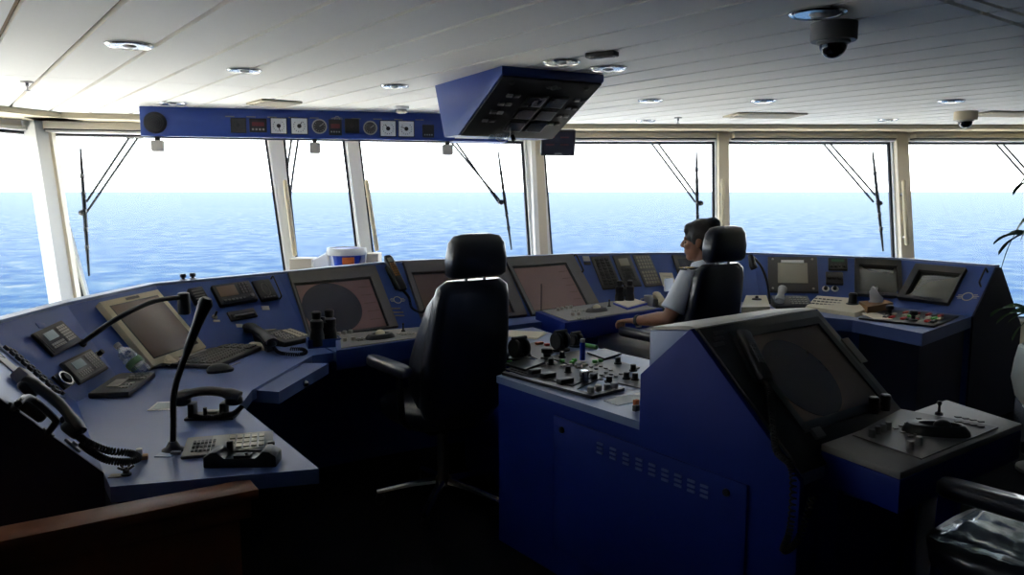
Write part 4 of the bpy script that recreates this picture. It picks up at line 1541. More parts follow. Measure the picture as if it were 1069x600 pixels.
# ---- radar displays
def radar(pl, outer, inner, circ, label, scr):
    Mq, w_, h_ = fr(pl, *outer, lift=0.001)
    t = thing('radar_display', label, 'radar screen', Mq)
    qi = [Mq.inverted() @ pl.hit(*p, 0.018) for p in inner]
    cx = sum(v.x for v in qi) / 4
    cy = sum(v.y for v in qi) / 4
    iw = ((qi[1] - qi[0]).length + (qi[2] - qi[3]).length) / 2
    ih = ((qi[0] - qi[3]).length + (qi[1] - qi[2]).length) / 2
    ox = w_ / 2
    oy = h_ / 2
    m = MB()
    for (x0, x1, y0, y1) in ((-ox, cx - iw / 2, -oy, oy), (cx + iw / 2, ox, -oy, oy), (cx - iw / 2, cx + iw / 2, cy + ih / 2, oy), (cx - iw / 2, cx + iw / 2, -oy, cy - ih / 2)):
        if x1 > x0 and y1 > y0:
            m.box(((x0 + x1) / 2, (y0 + y1) / 2, 0.012), (x1 - x0, y1 - y0, 0.024))
    m.build('bezel', M_['bezel'], t, flat=True)
    MB().box((cx, cy, 0.010), (iw, ih, 0.006)).build('screen', scr, t)
    m = MB()
    for (x, y, a, b) in ((cx, cy + ih / 2 - 0.006, iw, 0.012), (cx, cy - ih / 2 + 0.004, iw, 0.008), (cx - iw / 2 + 0.005, cy, 0.010, ih), (cx + iw / 2 - 0.005, cy, 0.010, ih)):
        m.box((x, y, 0.0145), (a, b, 0.003))
    m.build('inner_frame', M_['black'], t, flat=True)
    if circ:
        c = Mq.inverted() @ pl.hit(circ[0], circ[1], 0.014)
        e = Mq.inverted() @ pl.hit(circ[0] + circ[2], circ[1] - circ[3], 0.014)
        r = (e - c).length
        MB().cyl((c.x, c.y, 0.0132), r, 0.0012, seg=48).build('radar_circle', M_['scrdark'], t)
    m = MB()
    for k in range(5):
        yy = cy + ih * (0.32 - 0.16 * k)
        m.box((cx + iw * 0.38, yy, 0.0138), (iw * 0.16, 0.003, 0.001))
    m.build('menu_lines', M_['scrpink'] if scr is M_['scr'] else M_['scr'], t)
    return t


radar(FPL[4], ((297, 288), (394, 277.5), (411, 344), (325, 352)), ((307, 295.5), (388, 289.5), (405, 342), (323, 350)), (347, 321, 30, 2), 'first radar screen from the left, with a dark round picture', M_['scrpink'])
radar(FPL[6], ((421, 275), (526, 270), (547, 330.5), (440, 339.5)), ((430, 286), (517, 279.5), (537, 326), (446, 335)), None, 'second radar screen, half hidden behind the empty chair', M_['scr'])
radar(FPL[7], ((530, 271), (597, 267.5), (625, 321.5), (550, 331)), ((536, 279), (590, 274), (614, 318), (556, 326)), None, 'third radar screen with a plain rose picture, right of the empty chair', M_['scrpink'])


def trackball_set(parent, M, panel_w, panel_h, z):
    """flat control panel with knobs, trackball in an oval palm rest and a small joystick"""
    g = MB().box((0, 0, z + 0.003), (panel_w, panel_h, 0.006), M, bev=0.002).build('control_panel', M_['mgrey'], parent)
    return g


def shelf(label, q, th, items, sid):
    """keyboard shelf in front of a radar; q = rear-left, rear-right, front-right, front-left in plan"""
    c = sum(q, Vector()) / 4
    x = (q[2] - q[3]).normalized()
    M = frame_of(Vector((c.x, c.y, q[0].z)), x, Vector((0, 0, 1)))
    t = thing('radar_keyboard', label, 'control panel', M)
    MB().prism(q, (0, 0, -th), bev=0.004).build('box', sid, t, world=True)
    inv = M.inverted()
    lo = [inv @ v for v in q]
    m = MB()
    k = [v * 0.9 for v in lo]
    m.prism([Vector((v.x, v.y, 0.0005)) for v in k], (0, 0, 0.004))
    m.build('control_panel', M_['mgrey'], t, flat=True)
    pl = Plane((0, 0, q[0].z), (1, 0, q[0].z), (0, 1, q[0].z))
    for (px, py) in items['knobs']:
        v = inv @ pl.hit(px, py)
        MB().lathe([(0.012, 0.004), (0.012, 0.020), (0.010, 0.023), (0.001, 0.023)], Matrix.Translation((v.x, v.y, 0))).build('knob', M_['lgrey'] if items.get('light') else M_['dgrey'], t)
    px, py = items['ball']
    v = inv @ pl.hit(px, py)
    rx, ry = items['rest']
    Mr = Matrix.Translation((v.x, v.y, 0)) @ Matrix.Rotation(items.get('rot', 0), 4, 'Z')
    b = MB()
    b.loft([((0, 0, 0.004), rx, ry, 2.4), ((0, 0, 0.016), rx * 0.95, ry * 0.93, 2.4), ((0, 0, 0.028), rx * 0.80, ry * 0.76, 2.3), ((0, 0, 0.030), rx * 0.62, ry * 0.60, 2.2),
            ((0, 0, 0.022), rx * 0.48, ry * 0.50, 2.1), ((0, 0, 0.020), rx * 0.1, ry * 0.1, 2)], Mr)
    pr = b.build('palm_rest', items['restmat'], t)
    MB().ell((v.x, v.y, 0.026), (0.026, 0.026, 0.024)).build('trackball', items['ballmat'], pr)
    if items.get('stick'):
        v = inv @ pl.hit(*items['stick'])
        MB().lathe([(0.012, 0.004), (0.011, 0.010), (0.005, 0.014), (0.004, 0.040), (0.007, 0.048), (0.001, 0.052)], Matrix.Translation((v.x, v.y, 0))).build('mini_joystick', M_['black'], t)
    if items.get('keys'):
        m = MB()
        for (px, py) in items['keys']:
            v = inv @ pl.hit(px, py)
            keygrid(m, v.x - 0.05, v.y - 0.035, v.x + 0.05, v.y + 0.035, 4, 3, 0.004, 0.005)
        m.build('keypad', M_['keys'], t)
    return t


z1 = 0.785
shelf('trackball shelf of the first radar, left of the empty chair', [P(350, 349, z1), P(441, 341, z1), P(447, 352, z1), P(351, 365.5, z1)], 0.10,
      dict(knobs=((354, 351), (360, 349.5), (366, 348.5), (360, 357), (369, 356)), ball=(397, 353.5), rest=(0.085, 0.045), restmat=M_['dgrey'], ballmat=M_['beige'], stick=(421, 346.5), light=True, keys=((380, 355), (425, 349))), M_['blue'])
z1 = 0.80
sh3 = shelf('blue box with a trackball in front of the third radar', [P(559, 325, z1), P(645, 313.5, z1), P(692, 322, z1), P(590, 337, z1)], 0.11,
      dict(knobs=((583, 325), (587, 324), (592, 323), (596, 322.5), (598, 330), (604, 329.5)), ball=(623, 325.5), rest=(0.085, 0.045), restmat=M_['bezel'], ballmat=M_['beige'], stick=(636, 320.5), light=True, keys=((612, 333), (606, 325))), M_['deepblue'])
c = P(565, 324, 0.8)
MB().tube([c, c + Vector((0, 0, 0.17))], 0.003, 6).build('whip_aerial', M_['black'], sh3, world=True)
q = [P(*p, 0.805) for p in ((640, 317.5), (659, 313), (676, 318), (655, 323.5))]
c = sum(q, Vector()) / 4
t = thing('notebook', 'open pale notepad lying on the trackball box in front of the officer', 'notebook', Matrix.Translation(c))
MB().prism([v for v in q], (0, 0, 0.012)).build('cover', M_['penblue'], t, world=True, flat=True)
MB().prism([c + (v - c) * 0.93 + Vector((0, 0, 0.0125)) for v in q], (0, 0, 0.006)).build('pages', M_['paper'], t, world=True, flat=True)


def binoculars(c, rz, label, s=1.0):
    t = thing('binoculars', label, 'binoculars', rotz(c, rz))
    for k in (-1, 1):
        MB().lathe([(0.001, 0), (0.031 * s, 0.0), (0.034 * s, 0.004), (0.033 * s, 0.05 * s), (0.027 * s, 0.075 * s), (0.030 * s, 0.085 * s), (0.030 * s, 0.115 * s), (0.018 * s, 0.125 * s), (0.020 * s, 0.13 * s), (0.022 * s, 0.155 * s), (0.016 * s, 0.16 * s), (0.001, 0.157 * s)],
                   Matrix.Translation((k * 0.037 * s, 0, 0)), 20).build('barrel', M_['black'], t)
    MB().box((0, 0, 0.075 * s), (0.05 * s, 0.03 * s, 0.06 * s), bev=0.006).build('bridge', M_['black'], t)
    MB().cyl((0, 0, 0.10 * s), 0.010 * s, 0.03 * s).build('focus_wheel', M_['dgrey'], t)
    return t


# holder for the binoculars on the left desk
c = P(338, 361, ZD)
t = thing('binocular_holder', 'small open blue box holding the binoculars beside the first radar', 'holder', rotz(c, 0.35))
m = MB()
m.box((0, 0, 0.004), (0.17, 0.10, 0.008))
m.build('bottom', M_['blue'], t)
for (x, y, a, b) in ((-0.082, 0, 0.006, 0.10), (0.082, 0, 0.006, 0.10), (0, -0.047, 0.17, 0.006), (0, 0.047, 0.17, 0.006)):
    MB().box((x, y, 0.024), (a, b, 0.04)).build('side', M_['blue'], t)
binoculars(Vector((c.x, c.y, ZD + 0.0085)), 0.9, 'black binoculars standing upright in front of the first radar screen', 1.12)

# ---- cordless handset between the first two radars
pF = FPL[5]
Mq, w_, h_ = fr(pF, (402, 272.5), (411, 271.5), (421, 305), (411, 307), lift=0.004)
t = thing('cordless_handset', 'black upright radio handset with amber keys hanging between the first two radars', 'telephone', Mq)
MB().box((0, -h_ * 0.05, 0.010), (w_ * 1.1, h_ * 0.7, 0.02), bev=0.004).build('cradle', M_['black'], t)
m = MB()
m.loft([((0, -h_ * 0.5, 0.03), w_ * 0.40, 0.016, 3), ((0, -h_ * 0.42, 0.032), w_ * 0.46, 0.020, 3), ((0, 0, 0.036), w_ * 0.44, 0.018, 3), ((0, h_ * 0.42, 0.040), w_ * 0.46, 0.018, 3), ((0, h_ * 0.54, 0.040), w_ * 0.36, 0.012, 3)][::1],
       Matrix.Identity(4))
m2 = MB()
for mm in (m2,):
    secs = [(-0.5, 0.40, 0.014), (-0.42, 0.46, 0.018), (0.0, 0.44, 0.017), (0.44, 0.48, 0.018), (0.54, 0.36, 0.012)]
    mm.rings([[Vector((w_ * a * math.copysign(abs(math.cos(t2)) ** 0.66, math.cos(t2)), h_ * y, 0.034 + b * math.copysign(abs(math.sin(t2)) ** 0.66, math.sin(t2)))) for t2 in [2 * PI * k / 20 for k in range(20)]] for y, a, b in secs])
m.bm.free()
m2.build('handset', M_['black'], t)
keys(t, 0, h_ * 0.08, w_ * 0.6, h_ * 0.42, 3, 6, 0.050, M_['amber'])
lcd(t, 0, h_ * 0.38, w_ * 0.55, h_ * 0.13, 0.050, M_['lcdgrey'])
coil([(0.0, -h_ * 0.5, 0.03), (0.01, -h_ * 0.75, 0.04), (0.0, -h_ * 1.05, 0.035), (0.05, -h_ * 1.2, 0.03), (0.09, -h_ * 1.12, 0.02)], 0.006, 0.0028, 34).build('coiled_cord', M_['matt'], t)

# ---- instruments on the panel in front of the officer
pI = FPL[8]
t, w_, h_ = device('control_unit', 'dark panel with slim columns of switches left of the officer', 'switch panel', pI, ((619, 268.5), (639, 267.5), (645, 301), (626, 303)), 0.012, M_['dgrey'])
m = MB()
keygrid(m, -w_ * 0.40, -h_ * 0.4, w_ * 0.40, h_ * 0.42, 3, 9, 0.012, 0.008, None, 0.6)
m.build('switches', M_['black'], t)
t, w_, h_ = device('display_unit', 'dark unit with one pale square label left of the officer', 'display', pI, ((642, 267.5), (660, 266.8), (666, 299), (648, 300.5)), 0.014, M_['dgrey'])
lcd(t, 0.0, h_ * 0.26, w_ * 0.55, h_ * 0.24, 0.014, M_['lcdgrey'])
keys(t, 0, -h_ * 0.14, w_ * 0.7, h_ * 0.4, 4, 4, 0.014, M_['black'])
t, w_, h_ = device('keypad_unit', 'tall panel of beige keys in two blocks left of the officer', 'keypad', pI, ((663, 267), (681, 266.5), (687, 298), (670, 300)), 0.014, M_['bezel'])
keys(t, 0, h_ * 0.24, w_ * 0.84, h_ * 0.42, 5, 4, 0.014, M_['lcdgrey'], 'keypad')
keys(t, 0, -h_ * 0.24, w_ * 0.84, h_ * 0.42, 5, 4, 0.014, M_['lcdgrey'], 'lower_keypad')
pK = FPL[9]
t, w_, h_ = device('paper_note', "pale paper note with ruled lines on the panel just in front of the officer's shirt", 'note', pK, ((690, 285), (704, 285), (704, 299), (690, 298.5)), 0.002, M_['paper'])
m = MB()
for k in range(4):
    m.box((0.02 * (k % 2), h_ * (0.25 - 0.16 * k), 0.0022), (w_ * 0.6, 0.003, 0.0008))
m.build('ruled_lines', M_['mgrey'], t)
t, w_, h_ = device('display_unit', "wide dark display unit on the panel behind the officer's face", 'display', pK, ((704, 268), (745, 267.5), (747, 298), (708, 298)), 0.02, M_['dgrey'])
lcd(t, 0, 0, w_ * 0.8, h_ * 0.7, 0.02, M_['scrdark'])
keys(t, 0, -h_ * 0.42, w_ * 0.7, h_ * 0.08, 6, 1, 0.02, M_['keys'])
c = P(652, 317, 0.8)
binoculars(Vector((c.x, c.y, 0.8055)), 0.15, 'black binoculars standing on the back of the blue trackball box', 0.95)
c = P(677, 322, ZD)
t = thing('cup', 'white cup on the front console just before the officer', 'cup', Matrix.Translation((c.x, c.y, ZD + 0.001)))
MB().lathe([(0.001, 0), (0.026, 0), (0.034, 0.09), (0.031, 0.09), (0.024, 0.006), (0.001, 0.006)]).build('body', M_['white'], t)
MB().tube(arc([(-0.031, 0, 0.07), (-0.055, 0, 0.06), (-0.05, 0, 0.03), (-0.028, 0, 0.025)]), 0.005, 8).build('handle', M_['white'], t)
c = P(695, 324, ZD)
t = thing('desk_telephone', 'beige telephone with a dark base on the front console near the white cup', 'telephone', rotz(Vector((c.x, c.y, ZD + 0.001)), 0.1))
m = MB()
m.prism([(-0.07, y, z) for y, z in ((-0.07, 0), (0.07, 0), (0.07, 0.07), (-0.07, 0.02))], (0.14, 0, 0), bev=0.004)
m.build('base', M_['dgrey'], t)
m = MB()
keygrid(m, -0.01, -0.05, 0.06, 0.05, 4, 4, 0.0, 0.005, Matrix.Translation((0, 0, 0.046)) @ Matrix.Rotation(0.344, 4, 'X'))
m.build('keypad', M_['ivory'], t)
m = MB()
handset(m, (-0.045, -0.085, 0.05), (-0.045, 0.085, 0.09), (0, -0.2, 1), 0.017, 0.016, 0.026)
m.build('handset', M_['beige'], t)

# ---- right console
pR = FPL[10]
b1 = P(803, 317, ZD)
t = thing('gooseneck_lamp', "black gooseneck lamp bending over the right console beside the officer's chair", 'lamp', Matrix.Translation((b1.x, b1.y, ZD + 0.001)))
MB().lathe([(0.03, 0), (0.03, 0.01), (0.012, 0.03), (0.001, 0.03)]).build('base', M_['black'], t)
pts = [Vector((b1.x, b1.y, ZD + 0.02))] + [PY(x, y, b1.y - 0.02 * k) for k, (x, y) in enumerate(((802, 300), (799, 288), (794, 277), (788, 270)))]
MB().tube(arc(pts, 8), 0.009, 10).build('gooseneck', M_['black'], t, world=True)
MB().tube([PY(789, 271, b1.y - 0.1), PY(784, 268, b1.y - 0.12), PY(786, 277, b1.y - 0.14), PY(787.5, 280, b1.y - 0.14)], [0.010, 0.022, 0.026, 0.026], 14).build('lamp_head', M_['black'], t, world=True)
c = pR.hit(800, 300)
q = [P(*p, 0.80) for p in ((779, 308), (800, 308), (804, 320), (774, 320.5))]
c = sum(q, Vector()) / 4
t = thing('control_box', 'ivory box with a black joystick base right behind the officer chair', 'control box', Matrix.Translation((c.x, c.y, ZD + 0.001)))
MB().hexa([Vector((v.x, v.y, ZD + 0.001)) for v in q], [v for v in q]).build('housing', M_['ivory'], t, world=True)
MB().lathe([(0.035, 0.049), (0.03, 0.058), (0.012, 0.062), (0.010, 0.075), (0.001, 0.078)], Matrix.Translation((0.02, 0.05, 0))).build('joystick', M_['black'], t)
t, w_, h_ = device('display_unit', 'black display unit with a pale grey screen right of the officer', 'display', pR, ((803, 269.5), (856, 270.5), (851, 306), (800, 306)), 0.025, M_['dgrey'], lift=0.004)
lcd(t, 0, h_ * 0.02, w_ * 0.60, h_ * 0.58, 0.025, M_['lcdgrey'])
MB().box((0, h_ * 0.35, 0.027), (w_ * 0.46, h_ * 0.07, 0.006), bev=0.001).build('title_strip', M_['paperw'], t)
for x, y in ((-0.4, 0.42), (0.4, 0.42), (-0.4, -0.42), (0.4, -0.42)):
    MB().lathe([(0.009, 0.025), (0.008, 0.029), (0.001, 0.03)], Matrix.Translation((w_ * x, h_ * y, 0))).build('screw', M_['lgrey'], t)
c = P(824, 321, ZD)
t = thing('desk_telephone', 'dark telephone with a beige handset below the pale grey screen on the right console', 'telephone', rotz(Vector((c.x, c.y, ZD + 0.001)), -0.1))
m = MB()
m.prism([(-0.11, y, z) for y, z in ((-0.08, 0), (0.08, 0), (0.08, 0.075), (-0.08, 0.02))], (0.25, 0, 0), bev=0.004)
m.build('base', M_['black'], t)
m = MB()
keygrid(m, 0.0, -0.06, 0.12, 0.05, 5, 4, 0.0, 0.005, Matrix.Translation((0, 0, 0.0485)) @ Matrix.Rotation(0.33, 4, 'X'))
m.build('keypad', M_['lcdgrey'], t)
m = MB()
handset(m, (-0.09, -0.09, 0.05), (-0.03, 0.09, 0.115), (0, -0.3, 1), 0.019, 0.016, 0.03)
m.build('handset', M_['lgrey'], t)
for (q, lab, kn) in ((((865, 270.5), (885, 271), (884, 283), (864, 282.5)), 'upper black radio with green digits left of the two monitors', False),
                     (((863, 285), (881, 285.5), (879, 298), (861, 297.5)), 'lower black radio with three knobs left of the two monitors', True)):
    t, w_, h_ = device('radio', lab, 'radio', pR, q, 0.02, M_['black'], lift=0.003)
    if kn:
        for k in (-1, 0, 1):
            MB().lathe([(0.019, 0.02), (0.017, 0.036), (0.001, 0.037)], Matrix.Translation((k * w_ * 0.3, 0.0, 0))).build('knob', M_['dgrey'], t)
    else:
        MB().box((0, h_ * 0.25, 0.021), (w_ * 0.66, h_ * 0.22, 0.003)).build('green_digits', mat('dim_green_digits', srgb(40, 92, 60), 0.4), t)
        for k in range(4):
            MB().lathe([(0.011, 0.02), (0.010, 0.03), (0.001, 0.031)], Matrix.Translation(((k - 1.5) * w_ * 0.22, -h_ * 0.22, 0))).build('knob', M_['dgrey'], t)
for k, (px, lab) in enumerate(((862, 'left of two round white-faced knobs under the radios'), (871.5, 'right of two round white-faced knobs under the radios'))):
    c = pR.hit(px, 301.5)
    t = thing('rotary_knob', lab, 'knob', frame_of(c, J[11] - J[10], pR.n), 'white-faced rotary knobs')
    MB().lathe([(0.026, 0.001), (0.026, 0.004), (0.001, 0.004)]).build('scale_ring', M_['paperw'], t)
    MB().lathe([(0.014, 0.004), (0.012, 0.022), (0.001, 0.023)]).build('grip', M_['black'], t)


def crt(pl, outer, inner, label, lift):
    Mq, w_, h_ = fr(pl, *outer, lift=lift)
    t = thing('monitor', label, 'monitor', Mq)
    inv = Mq.inverted()
    qi = [inv @ pl.hit(*p, lift + 0.02) for p in inner]
    cx, cy = sum(v.x for v in qi) / 4, sum(v.y for v in qi) / 4
    iw = ((qi[1] - qi[0]).length + (qi[2] - qi[3]).length) / 2
    ih = ((qi[0] - qi[3]).length + (qi[1] - qi[2]).length) / 2
    m = MB()
    for (x0, x1, y0, y1) in ((-w_ / 2, cx - iw / 2, -h_ / 2, h_ / 2), (cx + iw / 2, w_ / 2, -h_ / 2, h_ / 2), (cx - iw / 2, cx + iw / 2, cy + ih / 2, h_ / 2), (cx - iw / 2, cx + iw / 2, -h_ / 2, cy - ih / 2)):
        if x1 > x0 and y1 > y0:
            m.box(((x0 + x1) / 2, (y0 + y1) / 2, 0.013), (x1 - x0, y1 - y0, 0.034))
    m.build('bezel', M_['dgrey'], t, flat=True)
    N = 14
    rows = []
    for j in range(N + 1):
        rows.append([Vector((cx + iw * (i / N - 0.5) * 1.02, cy + ih * (j / N - 0.5) * 1.02, 0.004 + 0.030 * (1 - (2 * i / N - 1) ** 2) * (1 - (2 * j / N - 1) ** 2) ** 0.8)) for i in range(N + 1)])
    m = MB()
    vs = [[m.bm.verts.new(p) for p in r] for r in rows]
    for j in range(N):
        for i in range(N):
            m.bm.faces.new([vs[j][i], vs[j][i + 1], vs[j + 1][i + 1], vs[j + 1][i]])
    m.build('screen', M_['crt'], t, ang=80)
    m = MB()
    for k in range(5):
        m.box((cx - iw * 0.2 + k * iw * 0.1, -h_ / 2 + 0.014, 0.031), (iw * 0.05, 0.008, 0.004))
    m.build('buttons', M_['black'], t)
    return t


crt(FPL[10], ((898, 272.5), (946, 275), (936, 311), (886, 308)), ((902, 276.5), (941, 279.5), (933, 307), (892, 302.5)), 'left of the two small monitors with curved glass on the right console', 0.012)
crt(FPL[11], ((954, 278), (1006, 281.5), (994, 320), (941, 312)), ((957.5, 282), (1001, 286.5), (991.5, 314.5), (948.5, 307.5)), 'right of the two small monitors with curved glass, beside the round emblem', 0.004)
# ivory camera keyboard with joystick
zk = ZD + 0.001
q = [P(*p, zk) for p in ((851, 317.5), (889, 319.5), (906, 327.5), (893, 331), (839, 323))]
c = sum(q, Vector()) / 5
t = thing('camera_keyboard', 'ivory control keyboard with a black joystick on the right console', 'control panel', Matrix.Translation((c.x, c.y, zk)))
m = MB()
tp = []
for v, h in zip(q, (0.065, 0.060, 0.030, 0.022, 0.025)):
    w2 = c + (v - c) * 0.93
    tp.append(Vector((w2.x, w2.y, zk + h)))
m.hexa(q, tp)
m.build('housing', M_['ivory'], t, world=True)
pk = Plane(tp[0], tp[1], tp[4])
m = MB()
for (px, py) in [(852 + 4.2 * i + j * -1.5, 311.5 + j * 2.6 + i * 0.4) for i in range(7) for j in range(3)]:
    v = pk.hit(px, py)
    m.box((0, 0, 0.002), (0.020, 0.014, 0.006), frame_of(v, q[1] - q[0], pk.n))
m.build('keypad', M_['mgrey'], t, world=True)
v = pk.hit(890, 318)
MB().lathe([(0.045, 0), (0.043, 0.008), (0.030, 0.014), (0.026, 0.05), (0.03, 0.07), (0.022, 0.082), (0.001, 0.084)], Matrix.Translation(v)).build('joystick', M_['black'], t, world=True)
# tissue box
q = [P(*p, ZD + 0.002) for p in ((896, 322.5), (923, 320.8), (932, 324), (905, 329))]
c = sum(q, Vector()) / 4
t = thing('tissue_box', 'brown tissue box with a white tissue sticking out, before the left small monitor', 'tissue box', Matrix.Translation((c.x, c.y, ZD + 0.002)))
MB().hexa(q, [v + Vector((0, 0, 0.055)) for v in q]).build('box', M_['card'], t, world=True, flat=True)
m = MB()
rs = []
for i in range(7):
    a = i / 6
    rs.append([Vector((0.045 * (1 - 0.55 * a) * math.cos(2 * PI * k / 12) * (1 + 0.25 * math.sin(3 * k + i)) - 0.01 + 0.012 * math.sin(i), 0.02 * (1 - 0.5 * a) * math.sin(2 * PI * k / 12), 0.054 + 0.10 * a + 0.012 * math.sin(2 * k))) for k in range(12)])
m.rings(rs)
m.build('tissue', M_['tissue'], t)
# black button panel on the right desk
t, w_, h_ = device('push_button_panel', 'black panel of coloured push buttons on the desk before the right small monitor', 'control panel', DZ, ((921, 324.5), (1000, 330.5), (975, 343), (902, 333)), 0.012, M_['black'])
cols = [M_['keys'], M_['red'], M_['ivory'], M_['red'], M_['keysd'], M_['green']]
for i in range(9):
    for j in range(3):
        if (i * 7 + j * 5) % 4 != 0:
            MB().box((-w_ * 0.22 + i * w_ * 0.078, h_ * (0.28 - 0.26 * j), 0.018), (w_ * 0.05, h_ * 0.14, 0.012), bev=0.002).build('button', cols[(i * 3 + j * 2) % 6], t)
for (x, y) in ((-w_ * 0.26, -h_ * 0.02), (w_ * 0.16, -h_ * 0.30)):
    MB().lathe([(0.026, 0.012), (0.024, 0.022), (0.012, 0.026), (0.012, 0.045), (0.024, 0.052), (0.024, 0.07), (0.018, 0.076), (0.001, 0.077)], Matrix.Translation((x, y, 0))).build('joystick', M_['black'], t)
t, w_, h_ = device('paper_sheet', 'small pale paper sheet on the right desk left of the push buttons', 'paper', DZ, ((908, 327), (925, 326.5), (921, 333), (901, 332)), 0.0015, M_['paper'], lift=0.0135)
m = MB()
for k in range(3):
    m.box((0, h_ * (0.25 - 0.2 * k), 0.0017), (w_ * 0.7, 0.003, 0.0006))
m.build('ruled_lines', M_['mgrey'], t)


# ================================================================== CENTRE ISLAND
TH = math.atan2(0.6, 0.8)
MI = rotz((0.448, 2.673, 0), TH)            # x to starboard, y forward
MIi = MI.inverted()
isl = thing('centre_console', 'large blue centre console with crowded control top and tall screen pod', 'console', MI)
top = [(0, 0), (0.80, 0), (0.775, 1.02), (0.90, 1.74), (0.40, 1.74), (0.345, 0.96), (0, 0.86)]
ZT = ZD
MB().prism([Vector((x, y, ZT - 0.03)) for x, y in top], (0, 0, 0.03)).build('control_top', M_['ledge'], isl, flat=True)
MB().prism([Vector((x, y, 0.0)) for x, y in [(0.006, -0.60), (0.74, -0.60), (0.74, 1.02), (0.86, 1.73), (0.405, 1.73), (0.35, 0.965), (0.006, 0.852)]], (0, 0, ZT - 0.031)).build('base_cabinet', M_['deepblue'], isl, flat=True)
# cheek of the pod, in the plane of the left side
ck = [(0.0, 0.70), (0.0, 0.92), (-0.215, 1.11), (-0.627, 0.73), (-0.627, 0.0), (-0.60, 0.0), (-0.60, 0.70)]
MB().prism([Vector((-0.002, y, z)) for y, z in ((0.0, 0.70), (0.0, 0.92), (-0.215, 1.11), (-0.632, 0.725), (-0.632, 0.02), (0.0, 0.02))], (0.022, 0, 0), bev=0.002).build('pod_cheek', M_['deepblue'], isl)
MB().prism([Vector((0.70, y, z)) for y, z in ((0.0, 0.70), (0.0, 0.92), (-0.215, 1.11), (-0.632, 0.725), (-0.632, 0.02), (0.0, 0.02))], (0.022, 0, 0), bev=0.002).build('pod_cheek', M_['deepblue'], isl)
MB().prism([Vector((0.02, y, z)) for y, z in ((-0.02, 0.70), (-0.02, 1.075), (-0.19, 1.10), (-0.222, 1.10), (-0.62, 0.735), (-0.62, 0.70))], (0.68, 0, 0), bev=0.003).build('pod_housing', M_['ledge'], isl)  # pale front: window light put into the colour
MB().prism([Vector((0.02, y, z)) for y, z in ((-0.03, 1.078), (-0.19, 1.102), (-0.222, 1.102), (-0.222, 1.112), (-0.19, 1.114), (-0.03, 1.09))], (0.68, 0, 0)).build('pod_top', M_['lgrey'], isl, flat=True)  # light strip painted for the window-lit top
# side hatch with louvres
SP_ = Plane(MI @ Vector((0, 0, 0)), MI @ Vector((0, 1, 0)), MI @ Vector((0, 0, 1)))


def on_side(px, py):
    p = MIi @ SP_.hit(px, py)
    return p.y, p.z


h0, h1, h2 = on_side(580, 433), on_side(782, 506), on_side(780, 600)
h3 = on_side(560, 540)
zlow = min(h2[1], 0.14)
MB().prism([Vector((-0.0015, y, z)) for y, z in (h0, h1, (h1[0], 0.12), (h0[0], 0.12))], (-0.010, 0, 0), bev=0.002).build('side_hatch', M_['deepblue'], isl)
hat = None
for k in range(9):
    px = 629 + k * 13.6
    py = 467 + k * 5.6
    y, z = on_side(px, py)
    for j in (-1, 0, 1):
        MB().box((-0.0135, y, z + j * 0.017), (0.005, 0.030, 0.008)).build('louvre', M_['desk'], isl, flat=True)
for px, py in ((589, 448), (761, 513)):
    y, z = on_side(px, py)
    MB().lathe([(0.013, 0), (0.012, 0.006), (0.001, 0.007)], Matrix.Translation((-0.0115, y, z)) @ Matrix.Rotation(-PI / 2, 4, 'Y')).build('lock_knob', M_['black'], isl)

# pod screen
pa_, pb_ = Vector((0, -0.222, 1.102)), Vector((0, -0.62, 0.737))
PSC = Plane(MI @ pa_, MI @ pb_, MI @ (pa_ + Vector((1, 0, 0))))
slp = (pa_ - pb_).normalized()
Mps = frame_of(Vector((0.36, -0.421, 0.9195)), Vector((1, 0, 0)), Vector((0, -slp.z, slp.y)))
Lp = (pa_ - pb_).length


def pod(px, py):
    v = Mps.inverted() @ (MIi @ PSC.hit(px, py))
    return v.x, v.y


bz = MB().box((0, 0, 0.006), (0.68, Lp, 0.012), Mps, bev=0.003).build('pod_face', M_['black'], isl)
corners = [pod(*q) for q in ((777, 355), (858, 340), (908, 422), (827, 447))]
x0 = (corners[0][0] + corners[3][0]) / 2
x1 = (corners[1][0] + corners[2][0]) / 2
y1 = (corners[0][1] + corners[1][1]) / 2
y0 = (corners[2][1] + corners[3][1]) / 2
m = MB()
for (a, b, c, d) in ((x0 - 0.03, x0, y0 - 0.03, y1 + 0.03), (x1, x1 + 0.03, y0 - 0.03, y1 + 0.03), (x0, x1, y1, y1 + 0.03), (x0, x1, y0 - 0.03, y0)):
    m.box(((a + b) / 2, (c + d) / 2, 0.016), (b - a, d - c, 0.012), Mps)
m.build('screen_frame', M_['black'], bz, flat=True)
MB().box(((x0 + x1) / 2, (y0 + y1) / 2, 0.013), (x1 - x0, y1 - y0, 0.004), Mps).build('screen', M_['scr'], bz)
cx, cy = pod(834, 396)
rr = min((x1 - x0), (y1 - y0)) * 0.46
MB().cyl((cx, cy, 0.0152), rr, 0.0012, Mps, 48).build('radar_circle', M_['scrdark'], bz)
px_, py_ = pod(889, 368)
MB().box((px_, py_, 0.014), (0.045, 0.11, 0.006), Mps, bev=0.001).build('label_plate', M_['mgrey'], isl)
for i in range(3):
    a, b = pod(746, 350 + i * 6)
    MB().box((a + 0.01, b, 0.014), (0.05, 0.014, 0.005), Mps, bev=0.001).build('caption_plate', M_['bezel'], isl)
a, b = pod(852, 458)
MB().box((a, b + 0.01, 0.018), (0.045, 0.035, 0.014), Mps, bev=0.002).build('small_plate', M_['bezel'], isl)
cA, cB = MI @ (Mps @ Vector((*pod(768, 357), 0.036))), MI @ (Mps @ Vector((*pod(790, 402), 0.036)))
nP = (MI.to_3x3() @ (Mps.to_3x3() @ Vector((0, 0, 1))))
